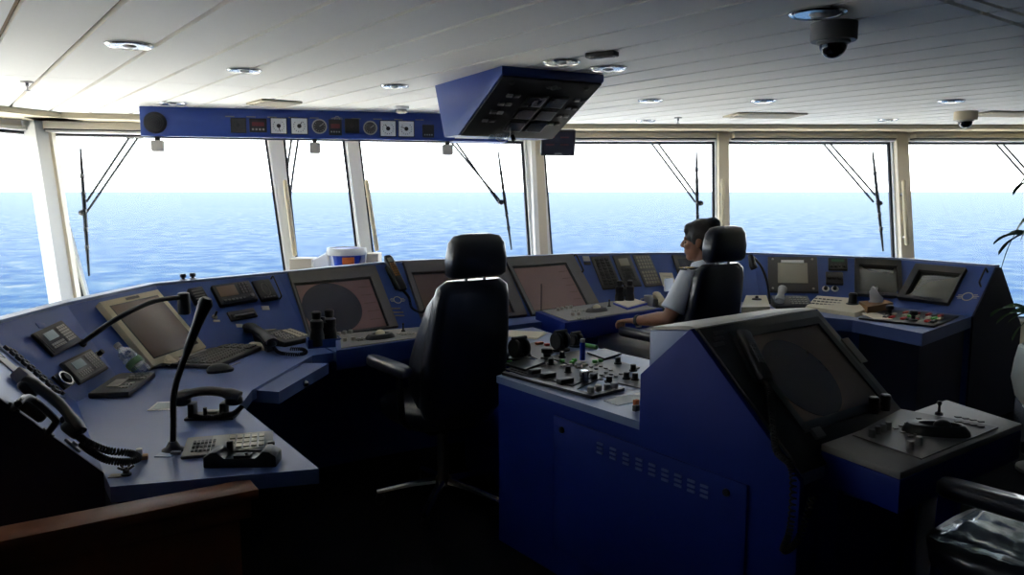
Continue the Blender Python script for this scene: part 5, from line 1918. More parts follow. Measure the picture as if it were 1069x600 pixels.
t = thing('cordless_handset', 'black handset with coiled cord hanging beside the tall pod screen', 'telephone', frame_of(cA.lerp(cB, 0.5) - nP * 0.036, cB - cA, nP))
MB().box((0, 0.0, 0.020), ((cB - cA).length * 1.05, 0.05, 0.014), bev=0.004).build('cradle', M_['dgrey'], t)
L = (cB - cA).length
m = MB()
m.rings([[Vector((y * L, 0.026 * s_ * math.copysign(abs(math.cos(t2)) ** 0.66, math.cos(t2)), 0.044 + h * math.copysign(abs(math.sin(t2)) ** 0.66, math.sin(t2)))) for t2 in [2 * PI * k / 20 for k in range(20)]]
         for y, s_, h in ((-0.56, 0.8, 0.010), (-0.50, 1.0, 0.016), (0.0, 0.92, 0.015), (0.5, 1.0, 0.016), (0.56, 0.8, 0.010))])
m.build('handset', M_['dgrey'], t)
keys(t, 0.0, 0.0, L * 0.5, 0.03, 6, 3, 0.058, M_['bezel'])
co = [cB, MI @ (Mps @ Vector((*pod(797, 415), 0.03))), MI @ (Mps @ Vector((*pod(802, 445), 0.022))), MI @ (Mps @ Vector((*pod(806, 475), 0.022))), MI @ (Mps @ Vector((*pod(820, 497), 0.03))),
      MI @ Vector((-0.035, -0.63, 0.60)), MI @ Vector((-0.035, -0.61, 0.52)), MI @ Vector((-0.02, -0.645, 0.56)), MI @ Vector((0.03, -0.655, 0.68))]
coil(co, 0.008, 0.0034, 80).build('coiled_cord', M_['matt'], t, world=True)
# binoculars-like pair of knobs at the lower right of the pod
for px, py in ((909, 433), (921, 430)):
    a, b = pod(px, py)
    v = Mps @ Vector((a, b, 0.013))
    MB().lathe([(0.017, 0), (0.017, 0.05), (0.013, 0.055), (0.001, 0.055)], Matrix.Translation(Vector((min(v.x, 0.68), v.y, v.z)))).build('control_knob', M_['black'], isl)
# shelf at the pod's foot, joining the keyboard desk
MB().box((0.48, -0.66, 0.66), (0.50, 0.10, 0.06), bev=0.004).build('foot_shelf', M_['blue'], isl)
# keyboard desk on the starboard side of the pod
kd = [MIi @ P(*q, 0.80) for q in ((857, 463), (988, 417), (1067, 442), (940, 493))]
kz = 0.80
kdesk = thing('keyboard_desk', 'grey-topped keyboard desk with a trackball at the lower right, on a blue support', 'console', MI @ Matrix.Translation((kd[3].x, kd[3].y, 0)))
MB().prism([MI @ v for v in kd], (0, 0, -0.022), bev=0.004).build('desk_top', M_['mgrey'], kdesk, world=True)
m = MB()
m.prism([MI @ (v + Vector((0, 0, -0.023))) for v in kd], (0, 0, -0.095), bev=0.003)
m.build('drawer_box', M_['deepblue'], kdesk, world=True)
lf, lr = kd[3], kd[0]
m = MB()
m.prism([MI @ Vector((lr.x + 0.004, y, z)) for y, z in ((lr.y + 0.0, 0.68), (lr.y - 0.06, 0.68), (lr.y - 0.06, 0.02), (lr.y + 0.02, 0.02))], (MI.to_3x3() @ Vector((0.03, 0, 0))))
m.build('support_leg', M_['deepblue'], kdesk, world=True)
m = MB()
m.prism([MI @ Vector((lr.x + 0.80, y, z)) for y, z in ((lr.y + 0.0, 0.68), (lr.y - 0.06, 0.68), (lr.y - 0.06, 0.02), (lr.y + 0.02, 0.02))], (MI.to_3x3() @ Vector((0.03, 0, 0))))
m.build('support_leg', M_['deepblue'], kdesk, world=True)
PKD = Plane((0, 0, kz), (1, 0, kz), (0, 1, kz))
Mq, w_, h_ = fr(PKD, (890, 455), (940, 428), (1042, 447), (962, 480))
ki = kdesk.matrix_basis.inverted()
g = MB().prism([PKD.hit(*q) + Vector((0, 0, 0.0005)) for q in ((890, 455), (940, 428), (1042, 447), (962, 480))], (0, 0, 0.004)).build('control_panel', M_['bezel'], kdesk, world=True, flat=True)
for (px, py) in ((910, 457.5), (916, 454), (921.5, 451.5), (927, 449.5), (950, 470), (959, 465.5)):
    MB().lathe([(0.010, 0.0045), (0.010, 0.026), (0.008, 0.029), (0.001, 0.029)], Matrix.Translation(PKD.hit(px, py))).build('knob', M_['mgrey'], kdesk, world=True)
v = PKD.hit(977, 453)
Mr = Matrix.Translation(v) @ Matrix.Rotation(-0.25, 4, 'Z')
pr = MB().loft([((0, 0, 0.004), 0.098, 0.050, 2.3), ((0, 0, 0.016), 0.095, 0.048, 2.3), ((0, 0.004, 0.032), 0.082, 0.040, 2.3), ((0.01, 0, 0.034), 0.062, 0.030, 2.2), ((0.012, 0, 0.022), 0.048, 0.024, 2.1), ((0.012, 0, 0.020), 0.008, 0.004, 2)], Mr).build('palm_rest', M_['black'], kdesk, world=True)
MB().ell((0.018, 0, 0.028), (0.026, 0.026, 0.020), Mr).build('trackball', M_['dgrey'], pr, world=True)
v = PKD.hit(980, 434)
MB().lathe([(0.013, 0.004), (0.012, 0.012), (0.005, 0.016), (0.004, 0.034), (0.008, 0.044), (0.006, 0.05), (0.001, 0.051)], Matrix.Translation(v)).build('mini_joystick', M_['black'], kdesk, world=True)
for (n1_, n2_, fx, sx_, sy_) in ((5, 3, lambda i, j: (935 + i * 6 + j * 7.5, 449 - i * 2.6 + j * 4.2), 0.014, 0.010), (4, 2, lambda i, j: (1000 + i * 8, 437 + i * 1.6 + j * 5), 0.018, 0.010)):
    m = MB()
    vs2 = [PKD.hit(*fx(i, j)) for i in range(n1_) for j in range(n2_)]
    for v in vs2:
        m.box(v + Vector((0, 0, 0.0065)), (sx_, sy_, 0.004), None)
    m.build('keypad', M_['mgrey'], kdesk, world=True)

# ---- crowded control top
PT = Plane((0, 0, ZT), (1, 0, ZT), (0, 1, ZT))


def it(px, py):
    return MIi @ PT.hit(px, py)


def top_box(px, py, wpx, dpx, h, mt, name, bev=0.002):
    v = it(px, py)
    k = PT.hit(px, py).y / F
    return MB().box((v.x, v.y, ZT + h / 2 + 0.004), (wpx * k, dpx * k, h), bev=bev).build(name, mt, isl)


def top_quad(q, h, mt, name, z=0.0):
    pts = [it(*p) for p in q]
    return MB().prism([Vector((p.x, p.y, ZT + 0.0005 + z)) for p in pts], (0, 0, h)).build(name, mt, isl, flat=True)


top_quad(((527, 386), (566, 374), (632, 393), (598, 409)), 0.004, M_['black'], 'control_panel')
top_quad(((533, 386.5), (566, 376), (622, 393), (597, 404.5)), 0.003, M_['dgrey'], 'panel_inlay', 0.004)
top_quad(((570, 373), (606, 366), (668, 384), (640, 396)), 0.004, M_['mgrey'], 'control_panel')
top_quad(((634, 398), (648, 391.5), (669, 397), (669, 406)), 0.004, M_['mgrey'], 'control_panel')
top_quad(((534, 365), (560, 357), (584, 364), (566, 377)), 0.004, M_['bezel'], 'control_panel')
top_quad(((613, 370), (631, 366), (649, 371), (631, 376.5)), 0.008, M_['black'], 'dark_pad', 0.004)
top_quad(((527, 383), (549, 378), (569, 381.5), (548, 389.5)), 0.010, M_['black'], 'dark_pad', 0.008)
top_quad(((630, 418.5), (668, 410), (669, 418), (645, 423.5)), 0.002, M_['paperw'], 'label_card')
for (px, py) in ((587, 379), (599.6, 378), (597, 380.5), (621, 379.5), (627, 378.5)):
    top_box(px, py, 4.4, 3.6, 0.014, M_['green'], 'green_button')
for (px, py) in ((532, 380),):
    top_box(px, py, 5, 3.6, 0.014, M_['green'], 'green_button')
for i in range(6):
    for j in range(4):
        px, py = 622 + i * 5.2 - j * 5.0, 382.0 + i * 2.0 + j * 2.6 - 0.2
        if (i + 2 * j) % 5 != 4:
            top_box(px, py, 3.2, 3.0, 0.006, M_['keysd'] if (i + j) % 3 else M_['lgrey'], 'push_button', 0.001)
for k, (px, py) in enumerate(((593, 390), (575, 381.5), (645, 380.5), (661, 388), (654, 396.5), (663, 397.5), (636, 401), (551, 372), (587, 374))):
    v = it(px, py)
    MB().lathe([(0.018, 0.004), (0.018, 0.010), (0.013, 0.013), (0.012, 0.034), (0.001, 0.036)], Matrix.Translation((v.x, v.y, ZT))).build('black_knob', M_['black'], isl)
for (px, py) in ((617, 411), (624.5, 409), (634, 408), (641.5, 406.5)):
    v = it(px, py)
    MB().lathe([(0.015, 0.004), (0.015, 0.026), (0.012, 0.030), (0.001, 0.030)], Matrix.Translation((v.x, v.y, ZT))).build('silver_knob', M_['lgrey'], isl)
v = it(610, 399)
MB().lathe([(0.020, 0.004), (0.020, 0.048), (0.017, 0.052), (0.001, 0.052)], Matrix.Translation((v.x, v.y, ZT))).build('tall_chrome_knob', M_['chrome'], isl)
for (px, py, w_, d_) in ((572, 395, 16, 9), (590, 401, 18, 9), (620, 396, 7, 5), (558, 391, 13, 7)):
    top_box(px, py, w_, d_, 0.022, M_['black'], 'black_switch_block', 0.003)
top_box(664, 430, 7, 5, 0.022, M_['black'], 'button_base')
top_box(664, 427.5, 6, 4.4, 0.034, M_['orange'], 'orange_button')
top_box(563, 360, 9, 4, 0.012, M_['orange'], 'orange_switch')
top_box(571, 361.5, 5, 4, 0.012, M_['red'], 'red_switch')
for (px, py) in ((603, 384), (611, 383), (588, 384.5), (595, 383)):
    top_box(px, py, 6, 3.4, 0.012, M_['ivory'] if px > 600 else M_['lgrey'], 'white_button')
m = MB()
m.prism([Vector((p.x, p.y, ZT + 0.0005)) for p in [it(*q) for q in ((524, 391.5), (527, 390), (618, 413.5), (650, 406.5), (652, 408), (618, 416.5))]], (0, 0, 0.012))
m.build('edge_rail', M_['black'], isl, flat=True)


def throttle(px, py, wpx, label_name='thruster_lever'):
    v = it(px, py)
    k = PT.hit(px, py).y / F
    r = wpx * 0.5 * k
    Mt = Matrix.Translation((v.x, v.y, ZT))
    g = MB().lathe([(r * 1.15, 0.003), (r * 1.15, 0.010), (r * 0.6, 0.014), (r * 0.5, 0.03), (0.001, 0.03)], Mt).build(label_name, M_['black'], isl)
    # two round cheeks with a grip bar across the top
    for s_ in (-1, 1):
        MB().lathe([(r * 0.95, -0.008), (r, -0.004), (r, 0.008), (r * 0.95, 0.012), (0.001, 0.012)], Mt @ Matrix.Translation((s_ * r * 0.55, 0, r * 1.25)) @ Matrix.Rotation(s_ * PI / 2, 4, 'Y'), 22).build('lever_cheek', M_['black'], g)
    MB().tube([(v.x - r * 0.9, v.y, ZT + r * 2.25), (v.x + r * 0.9, v.y, ZT + r * 2.25)], 0.011, 10).build('lever_grip', M_['dgrey'], g)
    MB().box((v.x, v.y, ZT + r * 1.2), (r * 1.2, r * 0.5, r * 2.0), bev=0.004).build('lever_body', M_['black'], g)


throttle(542, 375, 20)
throttle(585, 366, 18)
throttle(601, 362, 13)
c = PT.hit(571, 375)
v = it(571, 375)
MB().lathe([(0.032, 0.004), (0.030, 0.012), (0.018, 0.016), (0.018, 0.03), (0.028, 0.034), (0.028, 0.052), (0.022, 0.056), (0.001, 0.056)], Matrix.Translation((v.x, v.y, ZT))).build('mushroom_knob', M_['black'], isl)
# things lying on the control top
q = [PT.hit(*p) + Vector((0, 0, 0.001)) for p in ((530, 345), (572, 347.5), (560, 354.5), (530, 351.5))]
c = sum(q, Vector()) / 4
t = thing('paper_sheets', 'cream sheets of paper at the far end of the centre console beside the empty chair', 'paper', Matrix.Translation(c))
for k in range(2):
    cc = sum(q, Vector()) / 4
    R = Matrix.Rotation(0.10 * k, 4, 'Z')
    MB().prism([cc + R @ ((v - cc) * (1.0 - 0.05 * k)) + Vector((0, 0, 0.003 * k)) for v in q], (0, 0, 0.0025)).build('sheet', M_['paper'], t, world=True, flat=True)
b = PT.hit(608, 377.5)
t = thing('marker_pen', 'bright blue cylinder standing upright on the centre console', 'pen', Matrix.Translation(b + Vector((0, 0, 0.009))))
MB().lathe([(0.001, 0), (0.013, 0), (0.0135, 0.05), (0.012, 0.085), (0.001, 0.085)]).build('barrel', M_['penblue'], t)
MB().lathe([(0.001, 0.085), (0.0125, 0.085), (0.0125, 0.098), (0.010, 0.102), (0.001, 0.102)]).build('cap', M_['lgrey'], t)
a, b = PT.hit(610, 362.5), PT.hit(623, 365)
t = thing('highlighter', 'short green highlighter with an orange end lying at the far edge of the centre console', 'pen', Matrix.Translation(a.lerp(b, 0.5)))
MB().tube([a + Vector((0, 0, 0.013)), b + Vector((0, 0, 0.013))], 0.012, 12).build('barrel', M_['green'], t, world=True)
MB().tube([a + (a - b) * 0.3 + Vector((0, 0, 0.012)), a + Vector((0, 0, 0.013))], [0.008, 0.011], 12).build('cap', M_['orange'], t, world=True)


# ================================================================== CHAIRS
def make_chair(name, label, M, arms=True):
    t = thing(name, label, 'chair', M, 'high-backed helm chairs')
    le = M_['leather']
    # backrest: lofted along its height, leaning back
    Mb = Matrix.Identity(4)
    m = MB()
    S = []
    for z, y, w2, d2 in ((0.50, -0.170, 0.205, 0.045), (0.56, -0.178, 0.226, 0.055), (0.68, -0.195, 0.232, 0.060), (0.82, -0.220, 0.226, 0.060), (0.95, -0.245, 0.213, 0.056), (1.06, -0.265, 0.200, 0.052), (1.12, -0.275, 0.185, 0.046), (1.15, -0.280, 0.145, 0.028)):
        S.append(((0, y, z), w2, d2, 3.6))
    m.loft(S)
    m.build('backrest', le, t, ang=60)
    for s in (-1, 1):
        m = MB()
        m.loft([((s * 0.170, -0.13, 0.54), 0.035, 0.055, 2.4), ((s * 0.190, -0.115, 0.62), 0.045, 0.085, 2.4), ((s * 0.192, -0.135, 0.76), 0.042, 0.090, 2.4), ((s * 0.180, -0.175, 0.90), 0.036, 0.075, 2.4), ((s * 0.165, -0.215, 1.03), 0.028, 0.055, 2.4), ((s * 0.155, -0.245, 1.10), 0.012, 0.02, 2.2)])
        m.build('side_bolster', le, t, ang=60)
    m = MB()
    m.loft([((0, -0.300, 1.165), 0.140, 0.030, 3.6), ((0, -0.302, 1.182), 0.154, 0.052, 3.6), ((0, -0.305, 1.25), 0.152, 0.062, 3.6), ((0, -0.308, 1.32), 0.140, 0.058, 3.4), ((0, -0.310, 1.352), 0.118, 0.042, 3.0), ((0, -0.310, 1.362), 0.07, 0.018, 2.6)])
    m.build('headrest', le, t, ang=60)
    for s in (-1, 1):
        MB().tube([(s * 0.05, -0.285, 1.09), (s * 0.05, -0.300, 1.19)], 0.008, 8).build('headrest_rod', M_['steel'], t)
    m = MB()
    m.loft([((0, 0.05, 0.425), 0.215, 0.225, 3.6), ((0, 0.05, 0.45), 0.240, 0.250, 3.6), ((0, 0.055, 0.51), 0.245, 0.258, 3.6), ((0, 0.05, 0.535), 0.225, 0.24, 3.4), ((0, 0.04, 0.538), 0.15, 0.16, 3.0)])
    m.build('seat', le, t, ang=60)
    for s in (-1, 1):
        g = MB().loft([((s * 0.285, 0.02, 0.705), 0.030, 0.185, 4), ((s * 0.285, 0.02, 0.715), 0.036, 0.195, 4), ((s * 0.285, 0.02, 0.742), 0.036, 0.195, 4), ((s * 0.285, 0.02, 0.755), 0.028, 0.185, 4)]).build('armrest', le, t, ang=60)
        MB().tube(arc([(s * 0.285, -0.08, 0.71), (s * 0.287, -0.09, 0.62), (s * 0.275, -0.09, 0.50), (s * 0.22, -0.06, 0.44)]), 0.018, 10).build('arm_support', M_['black'], g)
    MB().box((0, 0.03, 0.405), (0.26, 0.26, 0.035), bev=0.008).build('seat_plate', M_['black'], t)
    MB().lathe([(0.050, 0.09), (0.044, 0.12), (0.030, 0.14), (0.030, 0.39), (0.001, 0.39)]).build('pedestal', M_['black'], t)
    for k in range(5):
        a = 2 * PI * k / 5 + 1.37
        d = Vector((math.cos(a), math.sin(a), 0))
        m = MB()
        m.tube([d * 0.02 + Vector((0, 0, 0.105)), d * 0.16 + Vector((0, 0, 0.092)), d * 0.33 + Vector((0, 0, 0.062))], [0.026, 0.021, 0.016], 10)
        g = m.build('star_leg', M_['chrome'], t)
        q = d * 0.315
        m = MB()
        Mc = Matrix.Translation((q.x, q.y, 0.026)) @ Matrix.Rotation(a, 4, 'Z') @ Matrix.Rotation(PI / 2, 4, 'X')
        m.lathe([(0.0, -0.016), (0.02, -0.016), (0.0255, -0.010), (0.0255, 0.010), (0.02, 0.016), (0.0, 0.016)], Mc, 18)
        m.build('caster', M_['black'], g)
    return t


chair = make_chair('helm_chair', 'empty black high-backed helm chair seen from behind, in front of the second radar', rotz((-0.345, 3.80, 0), TH))
chair2 = dup(chair, rotz((1.00, 4.60, 0), TH), 'black high-backed helm chair in which the officer in white sits')
chair3 = dup(chair, rotz((1.56, 2.13, 0), TH), 'black helm chair at the lower right corner with clear plastic over its seat')
# clear plastic sheet over the seat of the third chair
Mc = chair3.matrix_basis
m = MB()
N = 12
rows = []
for j in range(N + 1):
    rows.append([Vector((-0.22 + 0.44 * i / N, -0.12 + 0.38 * j / N, 0.5395 + 0.006 * math.sin(i * 1.9 + j) * math.sin(j * 1.3) + 0.006)) for i in range(N + 1)])
vs_ = [[m.bm.verts.new(Mc @ p) for p in r] for r in rows]
for j in range(N):
    for i in range(N):
        m.bm.faces.new([vs_[j][i], vs_[j][i + 1], vs_[j + 1][i + 1], vs_[j + 1][i]])
o = m.build('seat_cover', M_['clear'], None, ang=80)
sm = o.modifiers.new('solid', 'SOLIDIFY')
sm.thickness = 0.002
tag(o, 'clear crinkled plastic sheet lying on the seat of the lower right chair', 'plastic cover')

# ================================================================== WOOD CABINET at the lower left
wc = P(262, 501, 0.735)
Mw = frame_of(Vector((wc.x, wc.y, 0)), Vector((0.84, 0.545, 0)), Vector((0, 0, 1)))      # x towards its right end, y forward
t = thing('wood_cabinet', 'red-brown wooden cabinet at the lower left corner in front of the desk end', 'cabinet', Mw)
MB().box((-0.55, -0.03, 0.720), (1.10, 0.10, 0.030), bev=0.003).build('top', M_['wood'], t)
MB().box((-0.56, -0.03, 0.680), (1.08, 0.086, 0.050), bev=0.002).build('frieze', M_['wood'], t)
MB().box((-0.57, -0.03, 0.327), (1.04, 0.07, 0.655)).build('carcass', M_['wood'], t)

# ================================================================== PLANT at the right
base = Vector((2.96, 4.22, 0))
t = thing('planter', 'white rounded planter at the right border behind the keyboard desk', 'planter', Matrix.Translation(base))
MB().lathe([(0.001, 0.36), (0.11, 0.36), (0.16, 0.42), (0.185, 0.52), (0.175, 0.62), (0.16, 0.70), (0.145, 0.71), (0.140, 0.69), (0.001, 0.68)], seg=32).build('pot', M_['pot'], t)
MB().lathe([(0.001, 0.0), (0.13, 0.0), (0.13, 0.02), (0.05, 0.05), (0.05, 0.34), (0.12, 0.36), (0.001, 0.36)], seg=24).build('foot', M_['mgrey'], t)
pl_ = thing('corn_plant', 'tall leafy plant with drooping strap leaves at the right edge of the picture', 'plant', Matrix.Translation(base + Vector((0, 0, 0.685))))
MB().tube(arc([(0, 0, 0), (0.02, 0.01, 0.3), (0.0, 0.03, 0.62), (0.06, 0.02, 0.95)]), 0.018, 10).build('stem', M_['stem'], pl_)
rnd = random.Random(5)


def leaf(a, z, L, up, droop, w0):
    m = MB()
    st = Vector((0.02, 0.01, z))
    d = Vector((math.cos(a), math.sin(a), 0))
    sdv = Vector((-d.y, d.x, 0))
    n = 12
    rows = []
    for i in range(n + 1):
        f = i / n
        p = st + d * (L * f) * (1 - 0.25 * f * droop) + Vector((0, 0, L * (up * f - droop * f * f)))
        w = w0 * math.sin(PI * min(1, 0.08 + 0.92 * f) ** 0.8) + 0.003
        wv = 0.012 * math.sin(f * 9 + a)
        rows.append([p - sdv * w + Vector((0, 0, 0.3 * w + wv)), p + Vector((0, 0, -0.002)), p + sdv * w + Vector((0, 0, 0.3 * w - wv)), p + Vector((0, 0, -0.005))])
    m.rings(rows)
    m.build('leaf', M_['leaf'], pl_, ang=60)


for k in range(26):
    leaf(k * 2.399 + 0.4, 0.50 + 0.018 * k, 0.30 + 0.16 * rnd.random(), 0.5 + 0.5 * rnd.random(), 0.8 + 0.5 * rnd.random(), 0.032 + 0.010 * rnd.random())
for k in range(14):
    leaf(PI * 0.75 + (k - 7) * 0.42, 0.05 + 0.012 * k, 0.30 + 0.12 * rnd.random(), 0.55 + 0.3 * rnd.random(), 0.6 + 0.4 * rnd.random(), 0.014)

# ================================================================== OFFICER
MP = rotz((1.00, 4.60, 0), TH)
person = thing('person', 'person in white short-sleeved uniform shirt and trousers sitting in the far helm chair', 'person', MP)


def blob(bits, voxel, smooth=6):
    """fuse closed bits into one continuous surface"""
    bm = bits.bm
    bmesh.ops.recalc_face_normals(bm, faces=bm.faces[:])
    me = bpy.data.meshes.new('tmp')
    bm.to_mesh(me)
    bm.free()
    o = bpy.data.objects.new('tmp', me)
    COL.objects.link(o)
    r = o.modifiers.new('r', 'REMESH')
    r.mode = 'VOXEL'
    r.voxel_size = voxel
    s = o.modifiers.new('s', 'SMOOTH')
    s.factor = 0.5
    s.iterations = smooth
    dg = bpy.context.evaluated_depsgraph_get()
    me2 = bpy.data.meshes.new_from_object(o.evaluated_get(dg))
    bpy.data.objects.remove(o)
    bpy.data.meshes.remove(me)
    out = MB()
    out.bm.from_mesh(me2)
    bpy.data.meshes.remove(me2)
    return out


def capsule(m, pts, rs, seg=16):
    """limb with rounded ends"""
    pts = [Vector(p) for p in pts]
    d0 = (pts[0] - pts[1]).normalized()
    d1 = (pts[-1] - pts[-2]).normalized()
    P_ = [pts[0] + d0 * rs[0] * 0.9, pts[0] + d0 * rs[0] * 0.6] + pts + [pts[-1] + d1 * rs[-1] * 0.6, pts[-1] + d1 * rs[-1] * 0.9]
    R_ = [rs[0] * 0.4, rs[0] * 0.8] + list(rs) + [rs[-1] * 0.8, rs[-1] * 0.4]
    m.tube(P_, R_, seg)


SHL, SHR = Vector((-0.172, -0.185, 1.060)), Vector((0.172, -0.175, 1.060))
ELL, ELR = Vector((-0.270, -0.150, 0.850)), Vector((0.262, -0.10, 0.850))
WRL, WRR = Vector((-0.283, 0.085, 0.806)), Vector((0.275, 0.10, 0.806))
NK = Vector((0, -0.170, 1.125))
HD = Vector((-0.012, -0.140, 1.268))
HR_ = Matrix.Translation(HD) @ Matrix.Rotation(0.45, 4, 'Z') @ Matrix.Rotation(-0.06, 4, 'X')
body = MB()
# head, face towards local +Y of HR_
body.ell((0, -0.012, 0.028), (0.076, 0.094, 0.088), HR_, 24, 16)
body.ell((0, 0.022, -0.030), (0.060, 0.068, 0.080), HR_, 24, 14)
body.ell((0, 0.050, -0.085), (0.036, 0.034, 0.026), HR_)
body.ell((0, 0.074, 0.022), (0.050, 0.016, 0.014), HR_)             # brow
for s in (-1, 1):
    body.ell((s * 0.036, 0.062, -0.022), (0.024, 0.022, 0.022), HR_)   # cheeks
    body.ell((s * 0.077, -0.008, -0.008), (0.009, 0.018, 0.030), HR_ @ Matrix.Rotation(0.0, 4, 'Z'))   # ears
    body.ell((s * 0.080, -0.012, 0.006), (0.008, 0.018, 0.016), HR_)
capsule(body, [HR_ @ Vector((0, 0.084, 0.014)), HR_ @ Vector((0, 0.102, -0.018))], [0.009, 0.015], 12)   # nose
for s in (-1, 1):
    body.ell((s * 0.012, 0.094, -0.022), (0.010, 0.010, 0.008), HR_, 12, 8)
body.ell((0, 0.083, -0.050), (0.022, 0.011, 0.008), HR_, 14, 8)      # lips
body.ell((0, 0.081, -0.062), (0.020, 0.011, 0.008), HR_, 14, 8)
capsule(body, [HR_ @ Vector((0, -0.02, -0.03)), NK, NK + Vector((0, 0.0, -0.06))], [0.052, 0.056, 0.075])
# torso core, hips and legs under the clothes
body.loft([((0, -0.02, 0.56), 0.12, 0.09, 2.3), ((0, -0.03, 0.66), 0.145, 0.10, 2.3), ((0, -0.085, 0.85), 0.14, 0.09, 2.3), ((0, -0.145, 1.00), 0.150, 0.08, 2.3), ((0, -0.165, 1.085), 0.11, 0.055, 2.2)])
for SH, EL, WR, s in ((SHL, ELL, WRL, -1), (SHR, ELR, WRR, 1)):
    capsule(body, [SH, SH.lerp(EL, 0.5), EL], [0.050, 0.046, 0.041])
    capsule(body, [EL, EL.lerp(WR, 0.35), EL.lerp(WR, 0.8), WR], [0.041, 0.042, 0.031, 0.027])
    # palm and fingers curling over the front of the armrest
    f = (WR - EL).normalized()
    KN = WR + f * 0.085 + Vector((0, 0, 0.004))
    for q in (-0.024, -0.008, 0.008, 0.024):
        capsule(body, [WR + Vector((q * 0.55, 0.012, 0.0)), KN + Vector((q * 1.15, 0, 0.002))], [0.016, 0.0125], 10)
    for q, L1 in ((-0.029, 0.78), (-0.010, 0.95), (0.010, 1.0), (0.029, 0.88)):
        k0 = KN + Vector((q, 0, 0.002))
        k1 = k0 + Vector((q * 0.15, 0.038 * L1, -0.006))
        k2 = k1 + Vector((0, 0.016 * L1, -0.026 * L1))
        k3 = k2 + Vector((0, -0.004, -0.022 * L1))
        capsule(body, [k0, k1, k2, k3], [0.0105, 0.0098, 0.0090, 0.0078], 10)
    b0 = WR + Vector((-s * 0.022, 0.022, -0.002))
    capsule(body, [b0, b0 + Vector((-s * 0.022, 0.030, -0.006)), b0 + Vector((-s * 0.030, 0.060, -0.014)), b0 + Vector((-s * 0.028, 0.080, -0.022))], [0.014, 0.012, 0.0100, 0.0085], 10)
for s in (-1, 1):
    capsule(body, [(s * 0.09, -0.0, 0.615), (s * 0.11, 0.24, 0.615), (s * 0.125, 0.46, 0.605)], [0.074, 0.068, 0.052])
    capsule(body, [(s * 0.125, 0.46, 0.605), (s * 0.122, 0.48, 0.40), (s * 0.118, 0.50, 0.11)], [0.050, 0.048, 0.034])
bd = blob(body, 0.0058, 4).build('body', M_['skin'], person, ang=80)
# eyes
for s in (-1, 1):
    MB().ell((s * 0.030, 0.076, -0.001), (0.013, 0.009, 0.006), HR_, 14, 8).build('eye', M_['black'], person)
# hair: cap of short black hair
hair = MB()
hair.ell((0, -0.018, 0.042), (0.085, 0.102, 0.090), HR_, 28, 18)
hair.ell((0, -0.050, 0.000), (0.080, 0.070, 0.085), HR_, 24, 14)
hair.ell((0.0, 0.046, 0.080), (0.062, 0.042, 0.032), HR_, 20, 12)
hair.ell((-0.030, 0.062, 0.066), (0.034, 0.022, 0.020), HR_, 20, 12)
for s in (-1, 1):
    hair.ell((s * 0.074, 0.012, 0.022), (0.012, 0.020, 0.040), HR_, 14, 10)
hair.ell((0, -0.07, 0.09), (0.06, 0.05, 0.045), HR_, 18, 12)
blob(hair, 0.0065, 3).build('hair', M_['hair'], person, ang=80)
# shirt
sh = MB()
sh.loft([((0, -0.025, 0.60), 0.155, 0.112, 2.4), ((0, -0.035, 0.70), 0.172, 0.125, 2.4), ((0, -0.085, 0.86), 0.172, 0.120, 2.4), ((0, -0.135, 0.98), 0.182, 0.105, 2.4), ((0, -0.160, 1.05), 0.170, 0.085, 2.3), ((0, -0.168, 1.095), 0.115, 0.066, 2.2), ((0, -0.170, 1.128), 0.078, 0.062, 2.1)])
for SH, EL, s in ((SHL, ELL, -1), (SHR, ELR, 1)):
    e2 = SH.lerp(EL, 0.80)
    d = (EL - SH).normalized()
    sh.tube([SH + Vector((-s * 0.05, 0, 0.006)), SH - d * 0.03 + Vector((0, 0, 0.006)), SH.lerp(EL, 0.3), SH.lerp(EL, 0.6), e2], [0.044, 0.056, 0.060, 0.064, 0.072], 18)
shirt = blob(sh, 0.0075, 5).build('shirt', M_['shirt'], person, ang=80)
m = MB()
n = 20
for (z0, z1, r0, r1) in ((1.140, 1.186, 0.080, 0.068),):
    rs = []
    for (z, r) in ((z0, r0), (z1, r1), (z1 - 0.004, r1 + 0.007), (z0 - 0.006, r0 + 0.014)):
        rs.append([NK + Vector((r * math.cos(2 * PI * k / n), r * math.sin(2 * PI * k / n), z - 1.15 - 0.018 * math.sin(2 * PI * k / n))) for k in range(n)])
    m.rings(rs, cap=False)
    m.bm.faces.ensure_lookup_table()
m.build('collar', M_['shirt'], shirt)
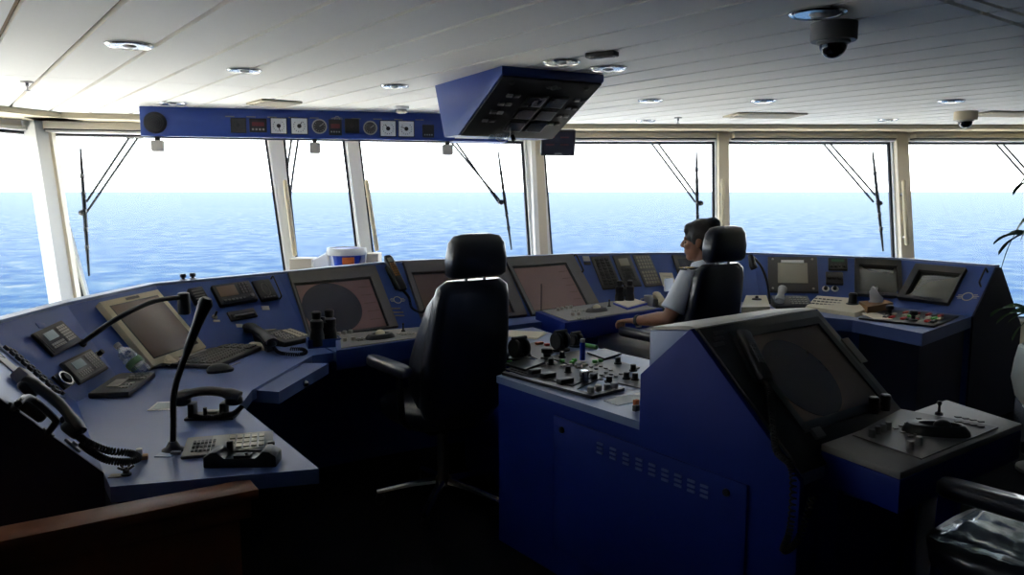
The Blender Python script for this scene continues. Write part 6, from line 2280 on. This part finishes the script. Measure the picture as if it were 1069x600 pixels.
for s in (-1, 1):
    # shoulder boards with gold stripes
    a = Vector((s * 0.080, -0.172, 1.128))
    b = Vector((s * 0.208, -0.182, 1.104))
    d = (b - a)
    Mb = frame_of((a + b) / 2 + Vector((0, 0, 0.008)), d, Vector((0, 0, 1)))
    MB().box((0, 0, 0), (d.length, 0.055, 0.010), Mb, bev=0.003).build('epaulette', M_['black'], shirt)
    for k in (-1, 0, 1, 2):
        MB().box((0.018 + (k - 0.5) * 0.020 * 1, 0, 0.006), (0.010, 0.053, 0.003), Mb).build('gold_stripe', M_['gold'], shirt)
MB().box((-0.09, 0.018, 1.01), (0.07, 0.012, 0.075), bev=0.004).build('breast_pocket', M_['shirt'], shirt)
tr = MB()
tr.loft([((0, 0.0, 0.535), 0.15, 0.10, 2.6), ((0, -0.01, 0.58), 0.175, 0.125, 2.5), ((0, -0.02, 0.66), 0.168, 0.118, 2.4), ((0, -0.028, 0.70), 0.158, 0.11, 2.4)])
for s in (-1, 1):
    capsule(tr, [(s * 0.09, 0.0, 0.618), (s * 0.112, 0.25, 0.622), (s * 0.128, 0.47, 0.612)], [0.090, 0.084, 0.072])
    tr.tube([(s * 0.128, 0.465, 0.62), (s * 0.127, 0.485, 0.50), (s * 0.124, 0.49, 0.30), (s * 0.12, 0.50, 0.11)], [0.070, 0.070, 0.064, 0.066], 18)
blob(tr, 0.009, 5).build('trousers', M_['trouser'], person, ang=80)
for s in (-1, 1):
    m = MB()
    m.loft([((s * 0.12, 0.565, 0.0), 0.042, 0.130, 2.6), ((s * 0.12, 0.565, 0.02), 0.046, 0.135, 2.6), ((s * 0.12, 0.555, 0.055), 0.042, 0.115, 2.4), ((s * 0.12, 0.515, 0.090), 0.040, 0.065, 2.2), ((s * 0.12, 0.505, 0.115), 0.042, 0.048, 2.1)])
    m.build('shoe', M_['shoe'], person, ang=60)
d = (WRL - ELL).normalized()
Mw_ = frame_of(WRL - d * 0.012, Vector((1, 0, 0)), d)
m = MB()
m.lathe([(0.0315, -0.011), (0.0335, -0.009), (0.0335, 0.009), (0.0315, 0.011), (0.029, 0.0)], Mw_, 24)
wt = m.build('wristwatch', M_['black'], person)
MB().box((0, 0.0, 0), (0.026, 0.012, 0.026), Mw_ @ Matrix.Translation((0, 0.034, 0)), bev=0.003).build('watch_case', M_['steel'], wt)
